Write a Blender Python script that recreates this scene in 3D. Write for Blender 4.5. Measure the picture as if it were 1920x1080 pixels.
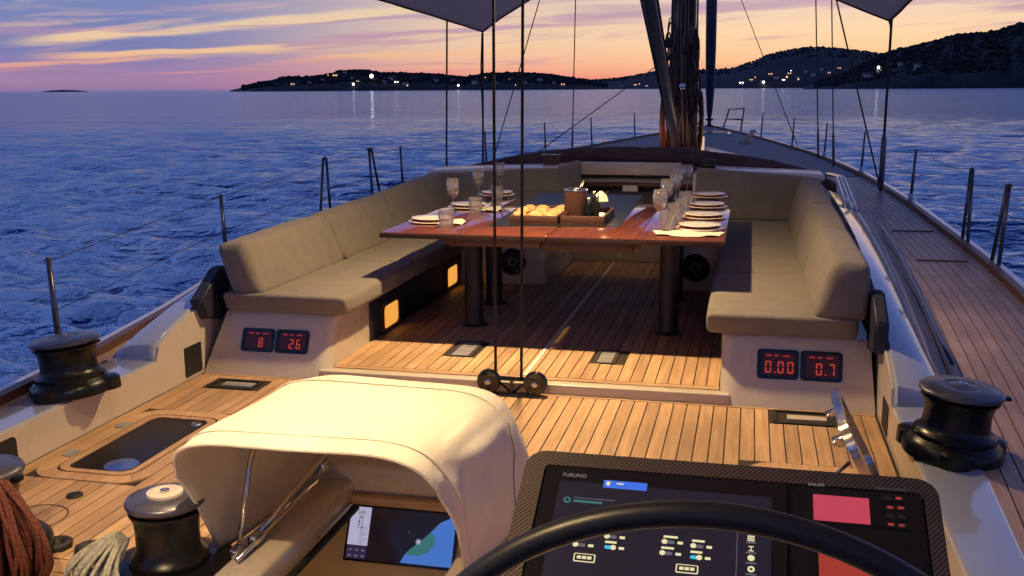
import bpy, bmesh, math, random
import numpy as np
from mathutils import Vector, Matrix, noise
random.seed(7); np.random.seed(7)
PI = math.pi
for o in list(bpy.data.objects): bpy.data.objects.remove(o)
SC = bpy.context.scene; COL = SC.collection

# ------------------------------------------------------------------ camera
F_PX = 1900.0
th = math.atan(454 / math.hypot(F_PX, 374)); pitch = math.atan(374 / F_PX); roll = math.radians(0.36)
fwd = Vector((-math.sin(th) * math.cos(pitch), math.cos(th) * math.cos(pitch), -math.sin(pitch)))
rgt = Vector((math.cos(th), math.sin(th), 0)); up_ = rgt.cross(fwd)
r2 = rgt * math.cos(roll) - up_ * math.sin(roll); u2 = up_ * math.cos(roll) + rgt * math.sin(roll)
cd = bpy.data.cameras.new('camera'); cam = bpy.data.objects.new('camera', cd); COL.objects.link(cam)
cd.sensor_width = 36; cd.lens = 36 * F_PX / 1920; cd.clip_start = 0.05; cd.clip_end = 60000
cam.matrix_world = Matrix(((r2.x, u2.x, -fwd.x, 1.26), (r2.y, u2.y, -fwd.y, 0), (r2.z, u2.z, -fwd.z, 1.70), (0, 0, 0, 1)))
SC.camera = cam
SC.view_settings.view_transform = 'Standard'; SC.view_settings.look = 'None'
SC.view_settings.exposure = 0; SC.view_settings.gamma = 1; SC.view_settings.use_curve_mapping = False
SC.cycles.max_bounces = 8; SC.cycles.transparent_max_bounces = 12
SC.cycles.use_denoising = True; SC.cycles.sample_clamp_indirect = 4
SC.cycles.caustics_reflective = False; SC.cycles.caustics_refractive = False

def s2l(c):
    return tuple(((v / 255) / 12.92 if v / 255 <= .04045 else ((v / 255 + .055) / 1.055) ** 2.4) for v in c)

# ------------------------------------------------------------------ sky (world)
W = bpy.data.worlds.new('World'); SC.world = W; W.use_nodes = True
N = W.node_tree.nodes; L = W.node_tree.links; N.clear()
def wm(op, a, b=None, c=None, clamp=False):
    n = N.new('ShaderNodeMath'); n.operation = op; n.use_clamp = clamp
    for i, v in enumerate((a, b, c)):
        if v is None: continue
        if isinstance(v, (int, float)): n.inputs[i].default_value = v
        else: L.new(v, n.inputs[i])
    return n.outputs[0]
def wramp(fac, stops, interp='LINEAR'):
    n = N.new('ShaderNodeValToRGB'); r = n.color_ramp; r.interpolation = interp
    while len(r.elements) < len(stops): r.elements.new(0.5)
    for e, (p, c) in zip(r.elements, stops):
        e.position = p; e.color = (*(s2l(c) if max(c) > 1.01 else c), 1)
    L.new(fac, n.inputs[0]); return n.outputs[0]
def wmix(f, a, b):
    n = N.new('ShaderNodeMix'); n.data_type = 'RGBA'
    if isinstance(f, (int, float)): n.inputs[0].default_value = f
    else: L.new(f, n.inputs[0])
    for s, v in ((6, a), (7, b)):
        if isinstance(v, tuple): n.inputs[s].default_value = (*v, 1)
        else: L.new(v, n.inputs[s])
    return n.outputs[2]
tc = N.new('ShaderNodeTexCoord'); sx = N.new('ShaderNodeSeparateXYZ'); L.new(tc.outputs['Generated'], sx.inputs[0])
el = wm('MULTIPLY', wm('ARCSINE', sx.outputs[2]), 180 / PI)
az = wm('MULTIPLY', wm('ARCTAN2', sx.outputs[0], sx.outputs[1]), 180 / PI)       # 0 = over the bow, + to starboard
elp = wm('MAXIMUM', el, 0.0)
t = wm('SQRT', wm('DIVIDE', elp, 90.0))
def e_(d): return math.sqrt(d / 90)
zen = (0.055, 0.095, 0.30); mid = (0.115, 0.20, 0.56)
r_left = wramp(t, [(0, (128, 112, 165)), (e_(.5), (165, 128, 165)), (e_(1.1), (152, 128, 172)), (e_(2), (122, 125, 178)), (e_(5), (118, 134, 186)), (e_(16), mid), (e_(45), zen)])
r_mid = wramp(t, [(0, (205, 120, 125)), (e_(.5), (232, 142, 128)), (e_(1.2), (242, 178, 148)), (e_(2.4), (240, 202, 168)), (e_(4.6), (226, 200, 180)), (e_(7.5), (155, 155, 200)), (e_(12), mid), (e_(45), zen)])
r_right = wramp(t, [(0, (214, 122, 104)), (e_(.6), (240, 158, 124)), (e_(1.3), (248, 192, 145)), (e_(2.8), (248, 213, 170)), (e_(4.6), (230, 206, 190)), (e_(7.5), (165, 158, 198)), (e_(12), mid), (e_(45), zen)])
def mr(v, a, b, c=0.0, d=1.0, smooth=True):
    n = N.new('ShaderNodeMapRange'); n.interpolation_type = 'SMOOTHSTEP' if smooth else 'LINEAR'
    L.new(v, n.inputs[0]); n.inputs[1].default_value = a; n.inputs[2].default_value = b; n.inputs[3].default_value = c; n.inputs[4].default_value = d
    return n.outputs[0]
base = wmix(mr(az, -33, -13), r_left, r_mid)
base = wmix(mr(az, -14, 2), base, r_right)
away = wmix(mr(az, 35, 95), base, r_left)                                        # evening blue away from the sunset
# cloud streaks, rising gently to starboard
cmb = N.new('ShaderNodeCombineXYZ'); L.new(wm('MULTIPLY', az, 0.075), cmb.inputs[0])
vv = wm('SUBTRACT', el, wm('MULTIPLY', az, 0.075)); L.new(wm('MULTIPLY', vv, 0.95), cmb.inputs[1])
warp = N.new('ShaderNodeTexNoise'); warp.inputs['Scale'].default_value = 1.2; warp.inputs['Detail'].default_value = 3; L.new(cmb.outputs[0], warp.inputs[0])
cmb2 = N.new('ShaderNodeVectorMath'); cmb2.operation = 'MULTIPLY_ADD'; L.new(warp.outputs['Color'], cmb2.inputs[0]); cmb2.inputs[1].default_value = (.5, .55, 0); L.new(cmb.outputs[0], cmb2.inputs[2])
cl = N.new('ShaderNodeTexNoise'); cl.inputs['Scale'].default_value = 1.05; cl.inputs['Detail'].default_value = 7; cl.inputs['Roughness'].default_value = .58; L.new(cmb2.outputs[0], cl.inputs[0])
fine = N.new('ShaderNodeTexNoise'); fine.inputs['Scale'].default_value = 3.2; fine.inputs['Detail'].default_value = 6; L.new(cmb2.outputs[0], fine.inputs[0])
wob = wm('MULTIPLY', wm('SUBTRACT', warp.outputs[0], .5), 1.1)
wobf = wm('MULTIPLY', wm('SUBTRACT', fine.outputs[0], .5), .55)
def streak(az0, el0, az1, el1, h, amt, fa=5.0):
    """a soft-edged streak of cloud between two directions"""
    k = (el1 - el0) / (az1 - az0)
    c = wm('ADD', wm('MULTIPLY', wm('SUBTRACT', az, az0), k), el0)
    d = wm('ABSOLUTE', wm('ADD', wm('ADD', wm('SUBTRACT', el, c), wob), wobf))
    m = mr(d, h, h * .25)
    m = wm('MULTIPLY', m, mr(az, az0 - fa * .3, az0 + fa * .5)); m = wm('MULTIPLY', m, mr(az, az1 + fa, az1 - fa))
    return wm('MULTIPLY', m, amt)
lit = None
for s in [(-38.5, 2.45, -14, 4.75, .42, .95), (-37.5, 1.75, -24, 2.25, .33, .95), (-44, 1.0, -30, 1.75, .2, .75), (-34, 2.95, -20, 4.2, .22, .7), (-24, 1.7, -11, 2.3, .3, .8),
          (-33, .82, -28, 1.0, .1, .6), (-27, 4.95, -20, 5.6, .3, .8), (-21, .95, -12, 1.2, .14, .4), (-36, 4.6, -26, 5.4, .25, .25), (-48, .6, -38, 1.0, .18, .5)]:
    m = streak(*s); lit = m if lit is None else wm('MAXIMUM', lit, m)
drk = None
for s in [(-12, 3.7, 9, 4.75, .36, .75), (-24, 2.6, -7, 3.6, .2, .8), (2, 5.0, 20, 4.9, .25, .8), (-10, 4.25, 12, 4.1, .3, .55), (-30, 3.3, -16, 3.9, .16, .7), (-28, 2.35, -18, 2.6, .13, .6), (-22, 1.35, -10, 1.5, .1, .4), (-26, 2.05, -15, 2.75, .14, .6), (-14, 4.6, -4, 4.9, .2, .35), (4, 2.9, 12, 3.05, .05, .22), (6, 4.4, 24, 3.7, .2, .5), (-16, 3.0, -4, 3.5, .16, .5), (-32, 4.2, -22, 4.6, .2, .5), (-40, 2.9, -30, 3.2, .2, .5)]:
    m = streak(*s); drk = m if drk is None else wm('MAXIMUM', drk, m)
gen = wm('MULTIPLY', mr(cl.outputs[0], .52, .68), mr(elp, .3, 1.6))
gen = wm('MULTIPLY', gen, mr(elp, 45, 12))
litc = wramp(t, [(0, (214, 130, 150)), (e_(.8), (226, 140, 140)), (e_(1.4), (238, 170, 140)), (e_(2.2), (240, 200, 155)), (e_(5), (228, 206, 180)), (e_(12), (170, 165, 195))])
drkc = wramp(t, [(0, (190, 110, 130)), (e_(2), (188, 140, 165)), (e_(5), (176, 150, 180)), (e_(14), (130, 140, 190))])
side = mr(az, -24, -12)
gc = wmix(side, wmix(.55, litc, drkc), drkc)
c = wmix(wm('MULTIPLY', gen, wmix(side, (.9, .9, .9), (.75, .75, .75))), away, gc)
c = wmix(lit, c, litc); c = wmix(drk, c, drkc)
# below the horizon: dark sea colour
c = wmix(mr(el, -.6, -.1), (.03, .05, .13), c)
nish = N.new('ShaderNodeTexSky'); nish.sky_type = 'NISHITA'; nish.sun_disc = False
nish.sun_elevation = math.radians(0.5); nish.sun_rotation = math.radians(6)
bg = N.new('ShaderNodeBackground'); bg.inputs[1].default_value = 1.0; L.new(c, bg.inputs[0])
bg2 = N.new('ShaderNodeBackground'); bg2.inputs[1].default_value = 0.006; L.new(nish.outputs[0], bg2.inputs[0])
ad = N.new('ShaderNodeAddShader'); L.new(bg.outputs[0], ad.inputs[0]); L.new(bg2.outputs[0], ad.inputs[1])
wo = N.new('ShaderNodeOutputWorld'); L.new(ad.outputs[0], wo.inputs[0])

# ------------------------------------------------------------------ helpers
def tag(o, label=None, cat=None, group=None, kind=None):
    if label: o['label'] = label
    if cat: o['category'] = cat
    if group: o['group'] = group
    if kind: o['kind'] = kind
    return o
def thing(name, label, cat, loc=(0, 0, 0), group=None):
    o = bpy.data.objects.new(name, None); COL.objects.link(o); o.location = loc; o.empty_display_size = .1
    return tag(o, label, cat, group)
def absloc(o):
    v = Vector(o.location); p = o.parent
    while p: v += p.location; p = p.parent
    return v
def link(name, me, m=None, parent=None, world=True):
    """mesh given in world coordinates; made local to its parent"""
    o = bpy.data.objects.new(name, me); COL.objects.link(o)
    if m and not me.materials: me.materials.append(m)
    if parent:
        o.parent = parent
        if world: o.location = -absloc(parent)
    return o
def obj(name, bm, m, parent=None, smooth=False, world=True, ang=None):
    me = bpy.data.meshes.new(name); bm.normal_update(); bm.to_mesh(me); bm.free()
    if smooth or ang:
        me.polygons.foreach_set('use_smooth', [True] * len(me.polygons))
        if ang: me.set_sharp_from_angle(angle=math.radians(ang))
    return link(name, me, m, parent, world)
def new(): return bmesh.new()
def box(bm, x0, x1, y0, y1, z0, z1, mtx=None):
    vs = [bm.verts.new((x, y, z)) for x in (x0, x1) for y in (y0, y1) for z in (z0, z1)]
    if mtx:
        for v in vs: v.co = mtx @ v.co
    for f in ((0, 1, 3, 2), (4, 6, 7, 5), (0, 4, 5, 1), (2, 3, 7, 6), (0, 2, 6, 4), (1, 5, 7, 3)): bm.faces.new([vs[i] for i in f])
    return vs
def rbox(bm, x0, x1, y0, y1, z0, z1, r=.01, seg=3, mtx=None):
    b = bmesh.new(); box(b, x0, x1, y0, y1, z0, z1)
    bmesh.ops.recalc_face_normals(b, faces=b.faces)
    bmesh.ops.bevel(b, geom=list(b.edges), offset=r, segments=seg, profile=.5, affect='EDGES')
    join(bm, b, mtx)
def join(bm, b, mtx=None):
    mp = {}
    for v in b.verts: mp[v] = bm.verts.new(mtx @ v.co if mtx else v.co)
    for f in b.faces:
        try: bm.faces.new([mp[v] for v in f.verts])
        except ValueError: pass
    b.free()
def tube(bm, pts, r, n=8, cap=True, closed=False):
    pts = [Vector(p) for p in pts]; rings = []; k = len(pts)
    rr = r if isinstance(r, (list, tuple)) else [r] * k
    prev = None
    for i, p in enumerate(pts):
        if closed: d = (pts[(i + 1) % k] - pts[i - 1]).normalized()
        else: d = (pts[min(i + 1, k - 1)] - pts[max(i - 1, 0)]).normalized()
        if prev is None:
            a = d.orthogonal().normalized()
        else:
            a = (prev - d * prev.dot(d)).normalized()
        prev = a; b = d.cross(a)
        rings.append([bm.verts.new(p + (a * math.cos(2 * PI * j / n) + b * math.sin(2 * PI * j / n)) * rr[i]) for j in range(n)])
    m = k if closed else k - 1
    for i in range(m):
        A = rings[i]; B = rings[(i + 1) % k]
        for j in range(n): bm.faces.new((A[j], A[(j + 1) % n], B[(j + 1) % n], B[j]))
    if cap and not closed:
        bm.faces.new(rings[0][::-1]); bm.faces.new(rings[-1])
def lathe(bm, prof, c=(0, 0, 0), n=32, mtx=None, wob=None):
    c = Vector(c); rings = []
    for (r, z) in prof:
        if r < 1e-5: rings.append([bm.verts.new(c + Vector((0, 0, z)))])
        else: rings.append([bm.verts.new(c + Vector((r * math.cos(2 * PI * j / n), r * math.sin(2 * PI * j / n), z))) for j in range(n)])
    if mtx:
        for R in rings:
            for v in R: v.co = mtx @ v.co
    for A, B in zip(rings, rings[1:]):
        for j in range(n):
            q = (j + 1) % n
            if len(A) == 1 and len(B) == 1: continue
            if len(A) == 1: bm.faces.new((A[0], B[q], B[j]))
            elif len(B) == 1: bm.faces.new((A[j], A[q], B[0]))
            else: bm.faces.new((A[j], A[q], B[q], B[j]))
def rrect(x0, x1, y0, y1, r, n=5):
    out = []
    for cx, cy, a0 in ((x1 - r, y1 - r, 0), (x0 + r, y1 - r, 90), (x0 + r, y0 + r, 180), (x1 - r, y0 + r, 270)):
        for i in range(n + 1):
            a = math.radians(a0 + 90 * i / n); out.append((cx + r * math.cos(a), cy + r * math.sin(a)))
    return out
def prism(bm, outline, z0, z1, mtx=None, bev=0):
    lo = [bm.verts.new((x, y, z0)) for x, y in outline]; hi = [bm.verts.new((x, y, z1)) for x, y in outline]
    if mtx:
        for v in lo + hi: v.co = mtx @ v.co
    k = len(outline)
    bm.faces.new(lo[::-1]); bm.faces.new(hi)
    for i in range(k): bm.faces.new((lo[i], lo[(i + 1) % k], hi[(i + 1) % k], hi[i]))
def ringprism(bm, outer, inner, z0, z1, mtx=None, zi=None):
    k = len(outer); zi = z1 if zi is None else zi
    A = [[bm.verts.new((x, y, z)) for x, y in o] for o, z in ((outer, z0), (outer, z1), (inner, zi), (inner, z0))]
    if mtx:
        for R in A:
            for v in R: v.co = mtx @ v.co
    for a in range(4):
        P, Q = A[a], A[(a + 1) % 4]
        for i in range(k): bm.faces.new((P[i], P[(i + 1) % k], Q[(i + 1) % k], Q[i]))
def grid(bm, rows, close=False):
    R = [[bm.verts.new(p) for p in row] for row in rows]
    for A, B in zip(R, R[1:]):
        for j in range(len(A) - (0 if close else 1)):
            q = (j + 1) % len(A); bm.faces.new((A[j], A[q], B[q], B[j]))
    return R
def loft(bm, rows):
    """closed rings capped at both ends"""
    R = grid(bm, rows, True); bm.faces.new(R[0][::-1]); bm.faces.new(R[-1])
def text(name, body, size, mtx, m, parent, ext=.0006, font_sx=1.0):
    cu = bpy.data.curves.new(name, 'FONT'); cu.body = body; cu.size = size; cu.extrude = ext; cu.align_x = 'CENTER'; cu.align_y = 'CENTER'
    tmp = bpy.data.objects.new(name, cu); COL.objects.link(tmp)
    me = bpy.data.meshes.new_from_object(tmp.evaluated_get(bpy.context.evaluated_depsgraph_get()))
    bpy.data.objects.remove(tmp); me.transform(mtx @ Matrix.Scale(font_sx, 4, (1, 0, 0)) if font_sx != 1 else mtx)
    return link(name, me, m, parent)
def frame_m(o, x, y):
    """matrix with origin o, x axis, y axis"""
    x = Vector(x).normalized(); z = x.cross(Vector(y)).normalized(); y = z.cross(x)
    return Matrix(((x.x, y.x, z.x, o[0]), (x.y, y.y, z.y, o[1]), (x.z, y.z, z.z, o[2]), (0, 0, 0, 1)))
def copy_tree(o, parent=None):
    c_ = o.copy(); COL.objects.link(c_); c_.parent = parent
    for ch in list(o.children): copy_tree(ch, c_)
    return c_

# ------------------------------------------------------------------ materials
def mat(name, col, rough=.5, metal=0., bump=0., bscale=40., var=0., vscale=6., coat=0., spec=.5, trans=0., ior=1.45, emit=None, es=0., sheen=0., stretch=None, rvar=0., objvar=0.):
    m = bpy.data.materials.new(name); m.use_nodes = True; nt = m.node_tree; b = nt.nodes['Principled BSDF']
    b.inputs['Base Color'].default_value = (*col, 1); b.inputs['Roughness'].default_value = rough; b.inputs['Metallic'].default_value = metal
    b.inputs['Coat Weight'].default_value = coat; b.inputs['Coat Roughness'].default_value = .06; b.inputs['Specular IOR Level'].default_value = spec
    b.inputs['Transmission Weight'].default_value = trans; b.inputs['IOR'].default_value = ior; b.inputs['Sheen Weight'].default_value = sheen
    if emit: b.inputs['Emission Color'].default_value = (*emit, 1); b.inputs['Emission Strength'].default_value = es
    g = nt.nodes.new('ShaderNodeNewGeometry'); mp = nt.nodes.new('ShaderNodeMapping'); nt.links.new(g.outputs['Position'], mp.inputs[0])
    if stretch: mp.inputs['Scale'].default_value = stretch
    if var or objvar or rvar:
        nz = nt.nodes.new('ShaderNodeTexNoise'); nz.inputs['Scale'].default_value = vscale; nz.inputs['Detail'].default_value = 5; nz.inputs['Roughness'].default_value = .6
        nt.links.new(mp.outputs[0], nz.inputs[0])
        hs = nt.nodes.new('ShaderNodeHueSaturation'); hs.inputs['Color'].default_value = (*col, 1)
        mr_ = nt.nodes.new('ShaderNodeMapRange'); mr_.inputs[1].default_value = .3; mr_.inputs[2].default_value = .7; mr_.inputs[3].default_value = 1 - var; mr_.inputs[4].default_value = 1 + var
        nt.links.new(nz.outputs[0], mr_.inputs[0])
        v = mr_.outputs[0]
        if objvar:
            oi = nt.nodes.new('ShaderNodeObjectInfo'); m2 = nt.nodes.new('ShaderNodeMapRange'); m2.inputs[3].default_value = 1 - objvar; m2.inputs[4].default_value = 1 + objvar
            nt.links.new(oi.outputs['Random'], m2.inputs[0]); mu = nt.nodes.new('ShaderNodeMath'); mu.operation = 'MULTIPLY'
            nt.links.new(v, mu.inputs[0]); nt.links.new(m2.outputs[0], mu.inputs[1]); v = mu.outputs[0]
        nt.links.new(v, hs.inputs['Value']); nt.links.new(hs.outputs[0], b.inputs['Base Color'])
        if rvar:
            mr3 = nt.nodes.new('ShaderNodeMapRange'); mr3.inputs[1].default_value = .3; mr3.inputs[2].default_value = .7; mr3.inputs[3].default_value = max(0, rough - rvar); mr3.inputs[4].default_value = rough + rvar
            nt.links.new(nz.outputs[0], mr3.inputs[0]); nt.links.new(mr3.outputs[0], b.inputs['Roughness'])
    if bump:
        nb = nt.nodes.new('ShaderNodeTexNoise'); nb.inputs['Scale'].default_value = bscale; nb.inputs['Detail'].default_value = 4
        nt.links.new(mp.outputs[0], nb.inputs[0]); bp = nt.nodes.new('ShaderNodeBump'); bp.inputs['Strength'].default_value = bump; bp.inputs['Distance'].default_value = .01
        nt.links.new(nb.outputs[0], bp.inputs['Height']); nt.links.new(bp.outputs[0], b.inputs['Normal'])
    return m
def wood(name, dark, light, rough=.55, coat=0., along=1, grain=1., objvar=.18, wear=0.):
    """plank timber: grain runs along world axis `along`; every object its own tone"""
    m = bpy.data.materials.new(name); m.use_nodes = True; nt = m.node_tree; b = nt.nodes['Principled BSDF']; n = nt.nodes.new; k = nt.links.new
    b.inputs['Roughness'].default_value = rough; b.inputs['Coat Weight'].default_value = coat; b.inputs['Coat Roughness'].default_value = .04
    g = n('ShaderNodeNewGeometry'); oi = n('ShaderNodeObjectInfo'); mp = n('ShaderNodeMapping'); sc = [38, 38, 38]; sc[along] = 2.2; mp.inputs['Scale'].default_value = sc
    ad_ = n('ShaderNodeVectorMath'); ad_.operation = 'ADD'; cm = n('ShaderNodeCombineXYZ'); ml = n('ShaderNodeMath'); ml.operation = 'MULTIPLY'; ml.inputs[1].default_value = 31
    k(oi.outputs['Random'], ml.inputs[0]); k(ml.outputs[0], cm.inputs[0]); k(ml.outputs[0], cm.inputs[1]); k(g.outputs['Position'], ad_.inputs[0]); k(cm.outputs[0], ad_.inputs[1]); k(ad_.outputs[0], mp.inputs[0])
    nz = n('ShaderNodeTexNoise'); nz.inputs['Scale'].default_value = grain; nz.inputs['Detail'].default_value = 6; nz.inputs['Roughness'].default_value = .65; k(mp.outputs[0], nz.inputs[0])
    cr = n('ShaderNodeValToRGB'); cr.color_ramp.elements[0].position = .3; cr.color_ramp.elements[0].color = (*dark, 1); cr.color_ramp.elements[1].position = .68; cr.color_ramp.elements[1].color = (*light, 1); k(nz.outputs[0], cr.inputs[0])
    hs = n('ShaderNodeHueSaturation'); k(cr.outputs[0], hs.inputs['Color']); m2 = n('ShaderNodeMapRange'); m2.inputs[3].default_value = 1 - objvar; m2.inputs[4].default_value = 1 + objvar; k(oi.outputs['Random'], m2.inputs[0])
    # broad weathering blotches
    n2 = n('ShaderNodeTexNoise'); n2.inputs['Scale'].default_value = 1.6; n2.inputs['Detail'].default_value = 4; k(g.outputs['Position'], n2.inputs[0])
    m3 = n('ShaderNodeMapRange'); m3.inputs[1].default_value = .3; m3.inputs[2].default_value = .7; m3.inputs[3].default_value = .80 - wear; m3.inputs[4].default_value = 1.15; k(n2.outputs[0], m3.inputs[0])
    mu = n('ShaderNodeMath'); mu.operation = 'MULTIPLY'; k(m2.outputs[0], mu.inputs[0]); k(m3.outputs[0], mu.inputs[1]); k(mu.outputs[0], hs.inputs['Value']); k(hs.outputs[0], b.inputs['Base Color'])
    if not coat:
        bp = n('ShaderNodeBump'); bp.inputs['Strength'].default_value = .25; bp.inputs['Distance'].default_value = .003; k(nz.outputs[0], bp.inputs['Height']); k(bp.outputs[0], b.inputs['Normal'])
    return m
M = {}
M['teak'] = wood('teak', (.34, .20, .105), (.56, .355, .20), .6)
M['teak_x'] = wood('teak_across', (.34, .20, .105), (.56, .355, .20), .6, along=0)
M['side_teak'] = wood('weathered_teak', (.25, .155, .11), (.40, .26, .19), .42, wear=.1)
M['rail_teak'] = wood('rail_teak', (.10, .05, .035), (.18, .09, .06), .45)
M['mahogany'] = wood('varnished_mahogany', (.105, .028, .012), (.215, .06, .025), .12, coat=1., grain=.8, objvar=.06)
M['brown_wood'] = wood('brown_wood', (.07, .028, .016), (.13, .055, .03), .35, along=0)
M['brown_dark'] = mat('dark_edge_trim', (.05, .022, .014), .35)
M['caulk'] = mat('caulk', (.035, .022, .015), .7)
M['gel'] = mat('cream_gelcoat', (.56, .49, .40), .28, var=.03, vscale=1.5, coat=.4, rvar=.02)
M['gel_w'] = mat('white_gelcoat', (.34, .36, .44), .2, var=.06, vscale=2, coat=1.)
M['ledge'] = mat('white_ledge', (.62, .58, .55), .3, coat=.3)
M['hull'] = mat('hull_paint', (.5, .5, .52), .2, coat=.5)
M['fabric'] = mat('taupe_fabric', (.20, .175, .148), .9, bump=.6, bscale=260, var=.12, vscale=9, sheen=.15)
def canvas():
    m = mat('cream_canvas', (.84, .79, .64), .85, bump=.45, bscale=14, var=.10, vscale=5, sheen=.1); nt = m.node_tree; n = nt.nodes.new; tl = n('ShaderNodeBsdfTranslucent'); tl.inputs[0].default_value = (.75, .60, .42, 1)
    mx = n('ShaderNodeMixShader'); mx.inputs[0].default_value = .22; nt.links.new(nt.nodes['Principled BSDF'].outputs[0], mx.inputs[1]); nt.links.new(tl.outputs[0], mx.inputs[2]); nt.links.new(mx.outputs[0], nt.nodes['Material Output'].inputs[0]); return m
M['canvas'] = canvas()
M['cover'] = mat('brown_canvas', (.10, .058, .055), .85, bump=.8, bscale=14, var=.25, vscale=5)
def cloth_translucent():
    m = mat('awning_cloth', (.78, .66, .62), .9, bump=.15, bscale=12, var=.06); nt = m.node_tree; n = nt.nodes.new; tl = n('ShaderNodeBsdfTranslucent'); tl.inputs[0].default_value = (1, .76, .62, 1)
    mx = n('ShaderNodeMixShader'); mx.inputs[0].default_value = .6; nt.links.new(nt.nodes['Principled BSDF'].outputs[0], mx.inputs[1]); nt.links.new(tl.outputs[0], mx.inputs[2]); nt.links.new(mx.outputs[0], nt.nodes['Material Output'].inputs[0]); return m
M['awning'] = cloth_translucent()
M['black'] = mat('black_anodised', (.007, .007, .008), .33, metal=.2, rvar=.12, var=.2, vscale=14)
M['blackgloss'] = mat('black_gloss', (.008, .008, .009), .12, coat=.5)
M['grey_top'] = mat('grey_winch_cap', (.12, .12, .15), .34, metal=.7, rvar=.12, var=.1, vscale=20)
M['steel'] = mat('stainless_steel', (.62, .6, .58), .18, metal=1., rvar=.08, vscale=30)
M['darksteel'] = mat('dark_steel', (.10, .11, .14), .3, metal=.8)
M['leg_black'] = mat('satin_black', (.02, .016, .015), .42)
M['rubber'] = mat('black_rubber', (.015, .014, .014), .6)
M['navy'] = mat('navy_pad', (.02, .022, .04), .5)
M['wire'] = mat('rigging_wire', (.05, .045, .045), .4, metal=.6)
M['rope_black'] = mat('black_rope', (.018, .013, .012), .7, bump=.6, bscale=300)
M['rope_dark'] = mat('dark_rope', (.06, .038, .03), .8, bump=1, bscale=300)
M['rope_brown'] = mat('brown_rope', (.26, .15, .09), .8, bump=1, bscale=300)
M['rope_red'] = mat('red_rope', (.13, .036, .024), .85, bump=1, bscale=150, var=.3, vscale=60)
M['rope_grey'] = mat('grey_rope', (.38, .37, .31), .85, bump=1, bscale=260, var=.3, vscale=60)
M['mast'] = mat('mast_paint', (.12, .065, .04), .4, var=.4, vscale=7)
M['china'] = mat('china', (.78, .73, .62), .25, coat=.4)
M['paper'] = mat('paper', (.62, .58, .50), .8)
M['napkin'] = mat('red_napkin', (.36, .07, .04), .85, var=.2, vscale=50)
M['glass'] = mat('clear_glass', (1, 1, 1), .02, trans=1., ior=1.45)
def thin_glass(name, tint, diff, fac):
    m = bpy.data.materials.new(name); m.use_nodes = True; nt = m.node_tree; nt.nodes.remove(nt.nodes['Principled BSDF']); n = nt.nodes.new; k = nt.links.new
    out = nt.nodes['Material Output']; tr = n('ShaderNodeBsdfTransparent'); tr.inputs[0].default_value = (*tint, 1); gl = n('ShaderNodeBsdfGlossy'); gl.inputs['Roughness'].default_value = .04
    fr = n('ShaderNodeLayerWeight'); fr.inputs[0].default_value = .45; pw = n('ShaderNodeMath'); pw.operation = 'MULTIPLY_ADD'; pw.inputs[1].default_value = .75; pw.inputs[2].default_value = .10; k(fr.outputs['Facing'], pw.inputs[0])
    m1 = n('ShaderNodeMixShader'); k(pw.outputs[0], m1.inputs[0]); k(tr.outputs[0], m1.inputs[1]); k(gl.outputs[0], m1.inputs[2])
    df = n('ShaderNodeBsdfDiffuse'); df.inputs[0].default_value = (*diff, 1); tl = n('ShaderNodeBsdfTranslucent'); tl.inputs[0].default_value = (*diff, 1); ad_ = n('ShaderNodeMixShader'); ad_.inputs[0].default_value = .5; k(df.outputs[0], ad_.inputs[1]); k(tl.outputs[0], ad_.inputs[2])
    m2 = n('ShaderNodeMixShader'); m2.inputs[0].default_value = fac; k(m1.outputs[0], m2.inputs[1]); k(ad_.outputs[0], m2.inputs[2]); k(m2.outputs[0], out.inputs[0]); return m
M['wglass'] = thin_glass('thin_wine_glass', (.97, .97, .97), (.85, .8, .74), .11)
M['crystal'] = thin_glass('cut_crystal', (.94, .93, .92), (.9, .84, .76), .13)
M['wine'] = mat('white_wine', (.95, .85, .55), .0, trans=1., ior=1.34)
M['mat_dark'] = mat('dark_table_mat', (.012, .013, .016), .42, bump=.3, bscale=200)
M['leather'] = mat('brown_leather', (.10, .045, .032), .5, bump=.4, bscale=120, var=.15)
M['bread'] = mat('bread', (.62, .36, .16), .8, bump=1, bscale=60, var=.25, vscale=40)
M['lens'] = mat('smoked_acrylic', (.012, .011, .012), .3, spec=.15)
M['speaker'] = mat('speaker_black', (.02, .02, .02), .5, bump=.5, bscale=400)
M['grille'] = mat('grey_grille', (.34, .34, .36), .4, metal=.3)
M['sole_dark'] = mat('dark_surround', (.05, .04, .035), .5)
M['gold'] = mat('brass_metal', (.7, .5, .25), .25, metal=1)
def emi(name, col, s, rough=.2):
    return mat(name, (.01, .01, .01), rough, emit=col, es=s)
M['scr_dark'] = emi('screen_dark', s2l((34, 31, 52)), .55, .08)
M['scr_black'] = mat('screen_bezel', (.006, .006, .007), .1, coat=.3)
M['scr_white'] = emi('screen_white', s2l((236, 222, 170)), 1.)
M['scr_grey'] = emi('screen_grey', s2l((110, 108, 120)), .8)
M['scr_cyan'] = emi('screen_cyan', s2l((60, 190, 235)), 1.)
M['scr_blue'] = emi('screen_blue', s2l((60, 115, 235)), .9)
M['scr_sea'] = emi('screen_sea_blue', s2l((72, 120, 205)), .85)
M['scr_green'] = emi('screen_green', s2l((60, 120, 120)), .8)
M['scr_pale'] = emi('screen_pale', s2l((190, 185, 215)), .8)
M['scr_pink'] = emi('screen_pink', s2l((214, 74, 96)), .75)
M['scr_red'] = emi('screen_red', s2l((200, 68, 52)), .6)
M['led_red'] = emi('led_red', (1, .09, .06), .4)
M['led_red_dim'] = emi('led_red_dim', (.8, .07, .07), .35)
M['label'] = emi('label_print', s2l((200, 190, 180)), .35)
M['lamp_warm'] = emi('lamp_warm', (1, .6, .25), 12)
M['glow'] = emi('opening_glow', s2l((250, 170, 75)), .95)
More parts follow.
